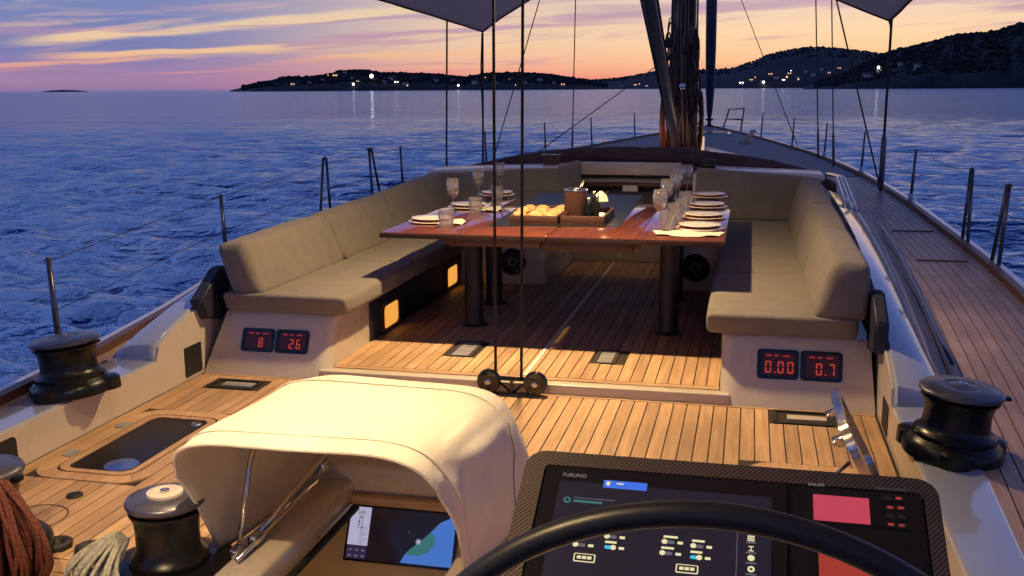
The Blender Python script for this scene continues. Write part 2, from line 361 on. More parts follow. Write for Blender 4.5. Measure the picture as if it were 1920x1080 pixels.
M['candle'] = emi('candle_glow', (1, .74, .30), 1.3)
M['house_wall'] = mat('house_wall', (.42, .36, .38), .8)
M['house_roof'] = mat('house_roof', (.10, .05, .04), .8)
M['win_warm'] = emi('window_warm', (1, .5, .2), 2.2)
M['win_white'] = emi('window_white', (1, .95, .75), 9)
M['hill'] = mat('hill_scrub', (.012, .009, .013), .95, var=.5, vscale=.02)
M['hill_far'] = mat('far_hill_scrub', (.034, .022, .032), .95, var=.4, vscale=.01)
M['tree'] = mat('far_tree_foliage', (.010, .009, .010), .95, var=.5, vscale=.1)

M['wheel'] = mat('wheel_black', (.010, .010, .012), .38, spec=.35, rvar=.05, vscale=30)
# carbon fibre
def carbon():
    m = bpy.data.materials.new('carbon_weave'); m.use_nodes = True; nt = m.node_tree; b = nt.nodes['Principled BSDF']; n = nt.nodes.new; k = nt.links.new
    g = n('ShaderNodeNewGeometry'); mp = n('ShaderNodeMapping'); mp.inputs['Rotation'].default_value = (0, 0, math.radians(45)); k(g.outputs['Position'], mp.inputs[0])
    w = n('ShaderNodeTexWave'); w.inputs['Scale'].default_value = 44; w.inputs['Distortion'].default_value = .4; k(mp.outputs[0], w.inputs[0])
    ch = n('ShaderNodeTexChecker'); ch.inputs['Scale'].default_value = 260; k(mp.outputs[0], ch.inputs[0])
    cr = n('ShaderNodeValToRGB'); cr.color_ramp.elements[0].color = (.012, .009, .008, 1); cr.color_ramp.elements[1].color = (.13, .10, .085, 1); k(w.outputs[0], cr.inputs[0])
    mx = n('ShaderNodeMix'); mx.data_type = 'RGBA'; mx.inputs[0].default_value = .25; k(cr.outputs[0], mx.inputs[6]); k(ch.outputs[0], mx.inputs[7]); mx.blend_type = 'MULTIPLY'
    k(mx.outputs[2], b.inputs['Base Color']); b.inputs['Metallic'].default_value = .3; b.inputs['Roughness'].default_value = .3; b.inputs['Coat Weight'].default_value = .6
    return m
M['carbon'] = carbon()
# water
def water():
    m = bpy.data.materials.new('sea_water'); m.use_nodes = True; nt = m.node_tree; nt.nodes.remove(nt.nodes['Principled BSDF']); n = nt.nodes.new; k = nt.links.new
    g = n('ShaderNodeNewGeometry'); acc = None
    for sc, st, w in (((1.0, 1.8, 1), 0, .40), ((.2, .45, 1), 1, .75), ((2.6, 4.8, 1), 2, .17), ((.03, .10, 1), 3, 2.6), ((8, 13, 1), 4, .03)):
        mp = n('ShaderNodeMapping'); mp.inputs['Scale'].default_value = sc; mp.inputs['Rotation'].default_value = (0, 0, (.25, .1, .5, .12, .3)[st]); k(g.outputs['Position'], mp.inputs[0])
        z = n('ShaderNodeTexNoise'); z.inputs['Scale'].default_value = 1; z.inputs['Detail'].default_value = (3, 2, 3, 1, 2)[st]; z.inputs['Roughness'].default_value = .5; k(mp.outputs[0], z.inputs[0])
        a = n('ShaderNodeMath'); a.operation = 'MULTIPLY_ADD'; a.inputs[1].default_value = w; k(z.outputs[0], a.inputs[0])
        if acc: k(acc, a.inputs[2])
        else: a.inputs[2].default_value = 0
        acc = a.outputs[0]
    bp = n('ShaderNodeBump'); bp.inputs['Strength'].default_value = 1; bp.inputs['Distance'].default_value = 1.0; k(acc, bp.inputs['Height'])
    df = n('ShaderNodeBsdfDiffuse'); df.inputs[0].default_value = (.022, .06, .23, 1); gl = n('ShaderNodeBsdfGlossy'); gl.inputs['Color'].default_value = (.80, .92, 1, 1); gl.inputs['Roughness'].default_value = .10
    fr = n('ShaderNodeFresnel'); fr.inputs[0].default_value = 1.33
    for q in (df, gl, fr): k(bp.outputs[0], q.inputs['Normal'])
    mn = n('ShaderNodeMath'); mn.operation = 'MINIMUM'; mn.inputs[1].default_value = .74; k(fr.outputs[0], mn.inputs[0])    # wave shadowing keeps a rough sea from mirroring the horizon
    mx = n('ShaderNodeMixShader'); k(mn.outputs[0], mx.inputs[0]); k(df.outputs[0], mx.inputs[1]); k(gl.outputs[0], mx.inputs[2]); k(mx.outputs[0], nt.nodes['Material Output'].inputs[0])
    return m
M['water'] = water()

# ------------------------------------------------------------------ sea
SEA = -1.25
def make_sea():
    NA = 720
    a = np.radians(np.linspace(-56, 56, NA)); r = np.concatenate([[2.0, 4.0], np.geomspace(5.5, 260, 860), np.geomspace(262, 26000, 110)]); NR = len(r); dr = np.gradient(r)
    A, R = np.meshgrid(a, r); X = 1.26 + R * np.sin(A); Y = R * np.cos(A) - .5; Z = np.zeros_like(X)
    rs = np.random.RandomState(3); cell = np.maximum(np.repeat(dr[:, None], NA, 1), R * math.radians(112) / NA)
    for i in range(150):
        lam = .45 * (3.2 / .45) ** rs.rand(); d = math.radians(195) + rs.randn() * .42; kk = 2 * PI / lam
        amp = .0048 * lam ** .62 * (.5 + rs.rand())
        ph = rs.rand() * 2 * PI; arg = kk * (X * math.sin(d) + Y * math.cos(d)) + ph
        fade = np.clip((lam / cell - 5) / 4, 0, 1)
        Z += amp * fade * (np.sin(arg) + .3 * np.sin(2 * arg + 1.2))
    gust = .75 + .5 * (np.sin(X * .05 + 1.3 * np.sin(Y * .031)) * np.sin(Y * .043 + 2) * .5 + .5)
    Z = Z * (.85 + .25 * gust) + SEA
    hb = np.interp(Y, [0, 8, 12, 15, 19, 22, 26, 29, 32.5], [2.75, 3.1, 3.1, 2.95, 2.6, 2.05, 1.4, .7, .0])
    co = np.stack([X, Y, Z], -1).reshape(-1, 3)
    idx = np.arange(NA * NR).reshape(NR, NA)
    q = np.stack([idx[:-1, :-1], idx[:-1, 1:], idx[1:, 1:], idx[1:, :-1]], -1).reshape(-1, 4)
    me = bpy.data.meshes.new('sea'); me.vertices.add(len(co)); me.vertices.foreach_set('co', co.ravel())
    me.loops.add(q.size); me.loops.foreach_set('vertex_index', q.ravel()[::1]); me.polygons.add(len(q)); me.polygons.foreach_set('loop_start', np.arange(0, q.size, 4)); me.polygons.foreach_set('loop_total', np.full(len(q), 4))
    me.polygons.foreach_set('use_smooth', np.ones(len(q), bool)); me.update(calc_edges=True); me.flip_normals()
    tag(link('sea', me, M['water']), 'blue rippled evening sea around the yacht', kind='structure')
make_sea()

# ------------------------------------------------------------------ hills, houses, lights
CX, CZ = 1.26, 1.70
def dirp(azd, D, z): return (CX + D * math.sin(math.radians(azd)), D * math.cos(math.radians(azd)), z)
def hill(name, label, prof, D, depth, m, rough=1., step=.08):
    """prof: list of (azimuth, elevation deg of ridge). The land rises from the shore at distance D to the ridge at D+depth and falls behind."""
    a0, a1 = prof[0][0], prof[-1][0]; n = int((a1 - a0) / step) + 1; azs = np.linspace(a0, a1, n); rows = []
    A_, E_ = zip(*prof); Dr = D + depth
    hs = [Dr * math.tan(math.radians(np.interp(a, A_, E_))) + CZ - SEA for a in azs]
    for j, f in enumerate((0, .02, .12, .28, .45, .62, .8, .92, 1.0, 1.25, 1.8)):
        row = []
        for a, h in zip(azs, hs):
            d = D + depth * f
            if f <= 1: z = h * (f ** .75)
            else: z = h * (1 - (f - 1) / .8)
            p = dirp(a, d + depth * .06 * noise.noise((a * 1.3, f * 4, 1.0)), 0)
            nz = noise.fractal((a * 2.4, f * 6, 3.1), 1, 2, 4) * h * .05 * rough if 0 < f < 1.7 else 0
            if f >= .9 and f <= 1.0: nz += noise.fractal((a * 9, 0, 7.7), 1, 2, 4) * h * .018 * rough
            row.append((p[0], p[1], SEA - .3 + max(0, z + nz)))
        rows.append(row)
    bm = new(); grid(bm, rows)
    return tag(obj(name, bm, m, smooth=True), label, kind='structure'), azs, hs, D, depth
Lp = [(-28.4, .0), (-27.6, .18), (-26.9, .38), (-26.2, .45), (-25.6, .62), (-25.0, .66), (-24.4, .62), (-23.7, .72), (-23.2, .78), (-22.6, .95), (-22, 1.0), (-21.4, 1.02), (-20.9, .96), (-20.3, .84), (-19, .82), (-17.5, .78), (-16.2, .65), (-15.6, .60), (-14.6, .8), (-12.8, .82), (-11.2, .74), (-10, .55), (-9, .42), (-8.4, .25), (-7.6, .1)]
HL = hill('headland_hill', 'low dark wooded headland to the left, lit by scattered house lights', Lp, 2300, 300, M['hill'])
Mp = [(-13, .1), (-11, .28), (-9, .40), (-7.9, .46), (-7, .55), (-5.2, .86), (-3.2, .9), (-1.2, .95), (0, 1.35), (.8, 1.72), (1.7, 1.9), (2.6, 2.03), (4, 2.0), (5.2, 1.84), (6.4, 1.66), (7.4, 1.45), (9, 1.2), (13, .8), (20, .4)]
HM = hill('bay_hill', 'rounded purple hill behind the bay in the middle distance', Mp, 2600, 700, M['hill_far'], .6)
Rp = [(2.6, .02), (3.6, .3), (4.6, .6), (5.6, 1.1), (6.4, 1.5), (6.9, 1.72), (7.7, 1.9), (8.4, 2.05), (9.2, 2.25), (10.1, 2.48), (11.3, 2.52), (12.0, 2.66), (13, 2.95), (14, 3.15), (16, 3.6), (19, 3.9), (24, 3.6), (30, 2.8)]
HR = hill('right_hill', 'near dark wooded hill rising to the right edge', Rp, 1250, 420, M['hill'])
Ip = [(-37.6, .0), (-37.2, .05), (-36.6, .08), (-36.0, .05), (-35.5, .0)]
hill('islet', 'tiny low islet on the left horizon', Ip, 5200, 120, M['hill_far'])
# tree crowns along the ridges (small clumps)
def woods(name, label, H, n, size, fr=(.75, 1.02), seed=1):
    _, azs, hs, D, dep = H; rnd = random.Random(seed); vs = []; fs = []
    ico = bmesh.new(); bmesh.ops.create_icosphere(ico, subdivisions=1, radius=1); iv = [v.co.copy() for v in ico.verts]; ifc = [[v.index for v in f.verts] for f in ico.faces]; ico.free()
    for _i in range(n):
        a = rnd.uniform(azs[0] + .3, azs[-1] - .3)
        h = np.interp(a, azs, hs)
        if h < 9: continue
        f = rnd.uniform(*fr) if rnd.random() < .6 else rnd.uniform(.98, 1.02)
        s = size * rnd.uniform(.5, 1.3) * (1.5 if rnd.random() < .07 else 1)
        z = SEA + h * (min(f, 1) ** .75); p = dirp(a, D + dep * f, z)
        b = len(vs)
        for v in iv:
            q = v * (1 + .45 * noise.noise(v * 2.2 + Vector((_i, 0, 0)))); vs.append((p[0] + q.x * s * 1.15, p[1] + q.y * s, p[2] + q.z * s * .8 + s * .25))
        fs += [[b + i for i in t_] for t_ in ifc]
    me = bpy.data.meshes.new(name); me.from_pydata(vs, [], fs)
    tag(link(name, me, M['tree']), label, 'woodland', kind='stuff')
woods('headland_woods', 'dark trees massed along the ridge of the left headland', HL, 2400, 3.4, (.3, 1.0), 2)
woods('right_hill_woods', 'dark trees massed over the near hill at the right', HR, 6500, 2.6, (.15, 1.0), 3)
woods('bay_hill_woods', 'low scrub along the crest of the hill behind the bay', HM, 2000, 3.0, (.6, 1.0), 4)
def hz(H, a, f):
    _, azs, hs, D, dep = H; h = np.interp(a, azs, hs); return dirp(a, D + dep * f, SEA - .3 + h * f ** .75), D + dep * f
house_i = 0
def house(H, a, f, w, lit_, label, nwin=2, warm=True):
    p, d = hz(H, a, f); bm = new(); k = w / 2; hh = w * .55
    t_ = thing('house', label, 'house', p, 'houses scattered on the shore hills'); t_.rotation_euler = (0, 0, -math.radians(a) + random.uniform(-.3, .3))
    box(bm, -k, k, -k * .7, k * .7, -3, hh); wl = obj('wall', bm, M['house_wall'], t_, world=False)
    bm = new(); v = [bm.verts.new(q) for q in ((-k * 1.08, -k * .8, hh), (k * 1.08, -k * .8, hh), (k * 1.08, k * .8, hh), (-k * 1.08, k * .8, hh), (-k * .9, 0, hh * 1.5), (k * .9, 0, hh * 1.5))]
    for fc in ((0, 1, 5, 4), (2, 3, 4, 5), (1, 2, 5), (3, 0, 4), (3, 2, 1, 0)): bm.faces.new([v[i] for i in fc])
    obj('roof', bm, M['house_roof'], t_, world=False)
    if lit_:
        for i in range(nwin):
            x = -k + (i + .5) * w / nwin; bm = new(); box(bm, x - w * .09, x + w * .09, -k * .7 - .25, -k * .7 + .1, hh * .35, hh * .7)
            obj('window', bm, M['win_warm' if warm else 'win_white'], wl, world=False)
rh = random.Random(11)
def glow_lamp(H, a, f, r, m, label):
    p, d = hz(H, a, f); t_ = thing('shore_lamp', label, 'lamp', p, 'lamps shining on the far shore')
    bm = new(); tube(bm, [(0, 0, -1), (0, 0, 5)], .15, 5); obj('pole', bm, M['darksteel'], t_, world=False)
    bm = new(); bmesh.ops.create_icosphere(bm, subdivisions=1, radius=r); bmesh.ops.translate(bm, verts=bm.verts, vec=(0, 0, 5 + r)); obj('lamp_globe', bm, m, t_, world=False)
ORD = 'first second third fourth fifth sixth seventh eighth ninth tenth eleventh twelfth thirteenth fourteenth fifteenth sixteenth seventeenth eighteenth nineteenth twentieth twenty-first twenty-second'.split()
places = [('headland', HL, [(-25.1, .3), (-24.2, .4), (-23.5, .55), (-22.8, .7), (-22.3, .8), (-21.9, .45), (-21.6, .3), (-20.2, .35), (-19.8, .5), (-19.5, .3), (-19.0, .18), (-17.3, .4), (-16.4, .5), (-15.2, .3), (-14.0, .25), (-13.2, .45), (-12.4, .25), (-11.6, .4), (-10.8, .3), (-10.3, .2)]),
          ('bay', HM, [(-9.6, .05), (-9.0, .12), (-8.4, .06), (-7.8, .1), (-7.1, .07), (-6.3, .12), (-5.7, .06), (-5.0, .1), (-.6, .08), (-.1, .15), (.5, .07), (.9, .22), (1.2, .12), (1.6, .09), (1.9, .2), (2.3, .12), (2.7, .24), (3.1, .16), (3.5, .28), (3.9, .2), (4.4, .3), (4.9, .24)]),
          ('right hill', HR, [(5.8, .25), (6.4, .35), (6.9, .45), (7.4, .4), (8.2, .3)])]
nm = {'headland': ['pale', 'narrow', 'square', 'low', 'wide'], 'bay': ['pale', 'narrow', 'square', 'low', 'wide'], 'right hill': ['pale', 'narrow', 'square', 'low', 'wide']}
for zone, H, pts in places:
    for i, (a, f) in enumerate(pts):
        lit_ = rh.random() < .5 and zone != 'right hill'; w = rh.uniform(7, 13) * (.75 if zone == 'right hill' else 1)
        house(H, a, f, w, lit_, f'{nm[zone][i % 5]} {"lit" if lit_ else "unlit"} shore house, {ORD[i]} from the left on the {zone}', rh.choice((2, 2, 3)), rh.random() < .75)
for a, f, r, key, H, lb in [(-20.85, .42, 4.6, 'win_white', HL, 'brightest white floodlight on the left headland'), (-21.85, .08, 2.6, 'win_white', HL, 'white lamp at the waterline below the left headland crest'), (-18.9, .06, 1.6, 'win_warm', HL, 'orange lamp low on the headland right of the floodlight'), (-16.1, .06, 2.2, 'win_white', HL, 'white shore lamp beside the port shroud'),
                             (-12.95, .05, 2.0, 'win_warm', HL, 'warm double shore lamp left of the two mainsheet ropes'), (-23.2, .75, 1.3, 'win_warm', HL, 'small lamp high on the headland crest'), (-14.6, .5, 1.2, 'win_warm', HL, 'small orange lamp halfway up the headland'),
                             (-9.6, .1, 1.9, 'win_warm', HM, 'orange quay lamp where the bay begins'), (-8.2, .05, 1.5, 'win_warm', HM, 'yellow quay lamp in the bay'), (-6.1, .08, 1.3, 'win_warm', HM, 'lone orange lamp left of the mast'), (.55, .03, 3.0, 'win_white', HM, 'white lamp of the village right of the mast'), (1.75, .1, 2.4, 'win_warm', HM, 'orange lamp among the village houses'), (1.95, .22, 1.6, 'win_white', HM, 'topmost white lamp of the village'), (2.35, .06, 2.0, 'win_warm', HM, 'right-hand lamp of the village'), (.1, .16, 1.5, 'win_warm', HM, 'left-hand lamp of the village'), (6.35, .33, 1.7, 'win_white', HR, 'single white lamp on the near right hill')]:
    glow_lamp(H, a, f, r, M[key], lb)

# ------------------------------------------------------------------ hull and decks
def hb(y, s=1):
    if s < 0 and y < 8.6: return float(np.interp(y, [-4, 2, 3.5, 4.2, 5.2, 6.0, 6.8, 7.5, 8.6], [2.0, 2.2, 2.3, 2.36, 2.47, 2.58, 2.72, 2.90, 3.20]))
    return float(np.interp(y, [-4, 2, 3.5, 4.2, 5.2, 6.2, 7.4, 8.6, 12, 15.3, 19.2, 22.4, 26.4, 29.5, 32.7], [2.5, 2.8, 2.93, 2.98, 3.06, 3.13, 3.19, 3.20, 3.12, 2.95, 2.58, 2.05, 1.36, .72, .06]))
def dz(y): return float(np.interp(y, [0, 5, 9, 14, 20, 30], [.17, .2, .3, .4, .45, .5]))
YS = [-3, 0, 2, 3, 4, 5, 6, 7, 8, 9, 10, 11, 12, 13, 14, 15.5, 17, 18.5, 20, 21.5, 23, 24.5, 26, 27.5, 29, 30.5, 31.6, 32.4, 32.7]
bm = new(); rows = []
for y in YS:
    b = hb(y, -1); z = dz(y); rows.append([(-b * .8, y, SEA - .6), (-b * .97, y, -.4), (-b - .03, y, z - .03), (-b - .03, y, z + .035), (-b + .07, y, z + .035), (-b + .07, y, z - .06)])
grid(bm, rows)
rows = [[(x, y, z) for x, y, z in [(b * .8, y, SEA - .6), (b * .97, y, -.4), (b + .03, y, z - .03), (b + .03, y, z + .035), (b - .07, y, z + .035), (b - .07, y, z - .06)]][::-1] for y in YS for b, z in [(hb(y), dz(y))]]; grid(bm, rows)
tag(obj('hull', bm, M['hull'], ang=40), 'pale glossy hull sides of the yacht', kind='structure')
sd = tag(bpy.data.objects.new('side_deck', None), 'weathered teak side decks running forward to the bow', kind='structure'); COL.objects.link(sd)
bm = new(); grid(bm, [[(-hb(y) + .06, y, dz(y) - .012), (0, y, dz(y) - .012 + .05), (hb(y) - .06, y, dz(y) - .012)] for y in YS if y > 11.5])
for s in (-1, 1): grid(bm, [[(s * (hb(y, s) - .06), y, dz(y) - .012), (s * 1.98, y, dz(y) - .012)] for y in YS if y < 12.5])
obj('deck_base', bm, M['caulk'], sd)
# toe rails
for s in (-1, 1):
    bm = new(); rows = []
    for y in YS:
        b = hb(y, s); z = dz(y); rows.append([(s * (b - .03), y, z - .03), (s * (b - .03), y, z + .045), (s * (b - .085), y, z + .045), (s * (b - .085), y, z - .03)])
    loft(bm, rows); bmesh.ops.recalc_face_normals(bm, faces=bm.faces)
    tag(obj('toe_rail', bm, M['rail_teak'], ang=40), 'dark teak toe rail along the %s edge of the deck' % ('port' if s < 0 else 'starboard'), 'rail', 'toe rails')
def side_in(y): return float(np.interp(y, [1, 2, 4.3, 5, 6, 7, 9, 11, 12.5], [2.1, 2.14, 2.26, 2.28, 2.32, 2.37, 2.46, 2.50, 2.4]))
for s in (-1, 1):
    ys = [2 + i * .75 for i in range(19)]; w = .068
    for i in range(13 if s > 0 else 12):
        bm = new(); R0 = []
        y0s = next((y for y in np.arange(2, 12, .1) if hb(y, s) - .09 - i * w > side_in(y) + .0), 12)
        for y in [y0s + (15.5 - y0s) * q / 18 for q in range(19)]:
            o_ = hb(y, s) - .09 - i * w; i_ = o_ - w + .006; lim = side_in(y) - .05
            if i_ < lim: i_ = min(lim, o_ - .001)
            R0.append([(s * o_, y, dz(y) - .03), (s * o_, y, dz(y)), (s * i_, y, dz(y)), (s * i_, y, dz(y) - .03)])
        loft(bm, R0); bmesh.ops.recalc_face_normals(bm, faces=bm.faces); obj('plank', bm, M['side_teak'], sd)
# foredeck: wide grey non-slip sheet with the teak edge
bm = new(); grid(bm, [[(-hb(y) + .12, y, dz(y) + .004), (0, y, dz(y) + .056), (hb(y) - .12, y, dz(y) + .004)] for y in YS if y >= 15.4])
foredeck = tag(obj('foredeck', bm, mat('foredeck_paint', (.16, .13, .135), .6, var=.15, vscale=2)), 'pale grey foredeck narrowing to the bow', kind='structure')

# coachroof (forward of the cockpit)
bm = new(); rows = []
for y, hw, zt in [(9.98, 2.05, .74), (10.6, 2.08, .78), (12, 2.0, .76), (14, 1.8, .70), (16, 1.5, .62), (18.5, 1.15, .57), (20.5, .8, .52), (21.5, .5, .47)]:
    rows.append([(-hw - .22, y, dz(y) - .05), (-hw, y, zt - .14), (-hw + .12, y, zt - .03), (-hw * .5, y, zt + .03), (0, y, zt + .05), (hw * .5, y, zt + .03), (hw - .12, y, zt - .03), (hw, y, zt - .14), (hw + .22, y, dz(y) - .05)])
R = grid(bm, rows); 
tag(obj('coachroof', bm, M['gel'], smooth=True), 'cream coachroof between the cockpit and the mast', kind='structure')

# coamings
def coam(s):
    bm = new(); a = .0
    # low aft part where the winches stand
    rows = []
    for y in (1.2, 2, 3, 4, 4.93):
        x0, x1 = 1.97, side_in(y); z = .2
        rows.append([(s * x0, y, -.02), (s * x0, y, z - .015), (s * (x0 + .012), y, z), (s * (x1 - .05), y, z + .005), (s * (x1 - .01), y, z - .02), (s * (x1 + .02), y, .1)])
    grid(bm, rows)
    rows = []
    prof = [(4.93, .215), (4.97, .29), (5.15, .36), (5.5, .45), (5.9, .53), (6.6, .62), (7.3, .68), (8.2, .72), (9.2, .74), (9.99, .74)]
    for y, zt in prof:
        x0, x1 = 1.97, side_in(y) + .01; zb = dz(y) - .04; pts = [(x0, -.02), (x0, zt - .03), (x0 + .02, zt)]
        for i in range(1, 9):
            u = i / 8; pts.append((x0 + .02 + (x1 - x0 - .02) * u, zb + (zt - zb) * ((1 - .22 * u - .78 * u ** 6) if s < 0 else (1 - .35 * u - .65 * u ** 2.6))))
        rows.append([(s * x, y, z) for x, z in pts])
    R = grid(bm, rows)
    bm.faces.new([R[0][i] for i in range(1, len(R[0]))])
    bmesh.ops.recalc_face_normals(bm, faces=bm.faces)
    side = 'port' if s < 0 else 'starboard'
    root = tag(obj('coaming', bm, M['gel_w'], ang=38), 'pale gelcoat %s cockpit coaming swelling up beside the seats' % side, 'coaming', 'cockpit coamings')
    # cream inner lining
    bm = new(); 
    rows = [[(s * 1.962, y, .0), (s * 1.962, y, z - .006)] for y, z in [(1.2, .2), (3, .2), (4.93, .2), (4.97, .28), (5.15, .35), (5.5, .44), (5.9, .52)]]
    for r in rows: r += [(s * 1.975, r[0][1], r[1][2]), (s * 1.975, r[0][1], 0)]
    loft(bm, rows); bmesh.ops.recalc_face_normals(bm, faces=bm.faces); obj('inner_wall', bm, M['gel'], root)
    # dark recess and, to port, a small light
    def slot(y0, y1, z0, z1, r=.02, m='rubber', nm_='recess'):
        bm = new(); pr = rrect(y0, y1, z0, z1, r); Mx = Matrix(((0, 0, -s, s * 1.962), (1, 0, 0, 0), (0, 1, 0, 0), (0, 0, 0, 1)))
        prism(bm, pr, 0, .004, Mx); bmesh.ops.recalc_face_normals(bm, faces=bm.faces); obj(nm_, bm, M[m], root)
    if s < 0:
        slot(5.22, 5.41, .02, .20, .01); slot(3.35, 3.78, .03, .16, .03); slot(5.42, 5.5, .33, .38, .012, 'steel', 'light_rim'); slot(5.44, 5.48, .343, .367, .008, 'lamp_warm', 'light_lens')
    else:
        slot(5.0, 5.2, .02, .17, .01)
    return root
for s in (-1, 1): coam(s)

# ------------------------------------------------------------------ teak soles
unit = bmesh.new(); box(unit, 0, 1, 0, 1, 0, 1); bmesh.ops.recalc_face_normals(unit, faces=unit.faces)
ume = bpy.data.meshes.new('plank'); unit.to_mesh(ume); unit.free(); ume.materials.append(M['teak'])
umx = ume.copy(); umx.materials.clear(); umx.materials.append(M['teak_x'])
def plank(x0, x1, y0, y1, z, parent, across=False):
    o = bpy.data.objects.new('plank', umx if across else ume); COL.objects.link(o); o.parent = parent
    o.location = (x0, y0, z - .02); o.scale = (x1 - x0, y1 - y0, .02 + random.uniform(-.0004, .0004)); return o
def holes(x0, x1, ya, yb, cuts):
    segs = [(ya, yb)]
    for cx0, cx1, cy0, cy1 in cuts:
        if x1 <= cx0 + .003 or x0 >= cx1 - .003: continue
        ns = []
        for a, b in segs:
            if cy1 <= a or cy0 >= b: ns.append((a, b)); continue
            if cy0 - a > .03: ns.append((a, cy0))
            if b - cy1 > .03: ns.append((cy1, b))
        segs = ns
    return segs
low = tag(bpy.data.objects.new('lower_sole', None), 'lit teak cockpit sole of narrow fore-and-aft planks', kind='structure'); COL.objects.link(low)
bm = new()
HX0, HX1, HY1 = -.50, .42, 3.86      # companionway hatch opening
for a in ((-1.97, HX0, 1.2, 5.42), (HX1, 1.97, 1.2, 5.42), (HX0, HX1, HY1, 5.42), (HX0, HX1, .6, 1.9)): box(bm, a[0], a[1], a[2], a[3], -.03, -.006)
obj('caulk_bed', bm, M['caulk'], low)
G = .0065
PORT_H = (-1.80, -1.40, 3.80, 4.62); STBD_H = (1.38, 1.84, 3.70, 4.50)
cuts = [(HX0 - .02, HX1 + .02, .5, HY1 + .02), (PORT_H[0] - .09, PORT_H[1] + .09, PORT_H[2] - .09, PORT_H[3] + .09), (STBD_H[0] - .09, STBD_H[1] + .09, STBD_H[2] - .09, STBD_H[3] + .09),
        (-1.80, -1.49, 5.13, 5.33), (1.42, 1.74, 5.16, 5.40)]
plank(-1.95, 1.95, 5.345 + .045, 5.418, 0, low, True)
for x in (-1.955, 1.955 - .075): plank(x, x + .075 - G, 3.0, 5.39 - G, 0, low)
x = -1.88; k = 0
while x < 1.88 - .02:
    x1 = min(x + .0715, 1.88)
    for a, b in holes(x, x1, 3.02, 5.39 - G, cuts):
        plank(x, x1 - G, a, b - (G if b < 5.3 else 0), 0, low)
    x = x1
yy = 3.02
while yy > 1.3:                              # transverse boards aft
    y0 = yy - .095
    for xa, xb in ((-1.95, HX0 - .02), (HX1 + .02, 1.95)): plank(xa, xb, y0, yy - G, 0, low, True)
    yy = y0
up = tag(bpy.data.objects.new('upper_sole', None), 'raised teak sole under and around the table', kind='structure'); COL.objects.link(up)
bm = new(); box(bm, -1.16, 1.16, 5.51, 9.6, -.03, .054); obj('caulk_bed', bm, M['caulk'], up)
bm = new(); rbox(bm, -1.20, 1.20, 5.42, 5.50, -.01, .058, .008); obj('step_riser', bm, M['gel'], up, ang=40)
plank(-1.14, 1.14, 5.502, 5.555, .06, up, True)
x = -1.145; ucuts = [(-.56, -.38, 5.88, 6.29), (.36, .52, 5.90, 6.25)]
while x < 1.14:
    x1 = x + .0715
    if abs(x + .03) < .04: x1 = x + .0715
    for a, b in holes(x, x1, 5.56, 9.58, ucuts): plank(x, min(x1, 1.145) - G, a, b, .06, up)
    x = x1
bm = new(); box(bm, .018, .038, 5.56, 9.58, .0605, .0625); obj('seam_light_strip', bm, mat('painted_seam_light', (.9, .8, .66), .5), up)  # pale colour painted in for the light leaking through the table seam
for x0, x1, y0, y1, z in ((-.55, -.39, 5.89, 6.28, .06), (.37, .51, 5.91, 6.24, .06)):
    t_ = thing('floor_grating', 'grey ribbed floor grating in dark frame, %s one on the raised sole' % ('left' if x0 < 0 else 'right'), 'floor vent', ((x0 + x1) / 2, (y0 + y1) / 2, z), 'floor gratings')
    bm = new(); ringprism(bm, rrect(x0, x1, y0, y1, .012), rrect(x0 + .022, x1 - .022, y0 + .022, y1 - .022, .008), z - .02, z + .003); obj('frame', bm, M['sole_dark'], t_)
    for i in range(3):
        ya = y0 + .026 + i * (y1 - y0 - .052) / 3; bm = new(); box(bm, x0 + .026, x1 - .026, ya, ya + (y1 - y0 - .052) / 3 - .006, z - .02, z + .001); obj('slat', bm, M['grille'], t_)
for s, (x0, x1, y0, y1) in ((-1, (-1.79, -1.50, 5.14, 5.32)), (1, (1.43, 1.73, 5.17, 5.39))):
    t_ = thing('sole_vent', 'dark recessed vent by the port coaming' if s < 0 else 'dark recessed handle well with pale bar beside the open hatch', 'floor vent', ((x0 + x1) / 2, (y0 + y1) / 2, 0), 'vents in the lower sole')
    bm = new(); ringprism(bm, rrect(x0, x1, y0, y1, .02), rrect(x0 + .02, x1 - .02, y0 + .02, y1 - .02, .012), -.02, .003); obj('frame', bm, M['rubber'], t_)
    bm = new(); box(bm, x0 + .018, x1 - .018, y0 + .018, y1 - .018, -.03, -.012); obj('well', bm, M['sole_dark'], t_)
    bm = new(); rbox(bm, x0 + .07, x1 - .03, (y0 + y1) / 2 - .035, (y0 + y1) / 2 + .035, -.012, .004, .004, 2); obj('bar', bm, M['gel'] if s > 0 else M['grille'], t_, ang=40)

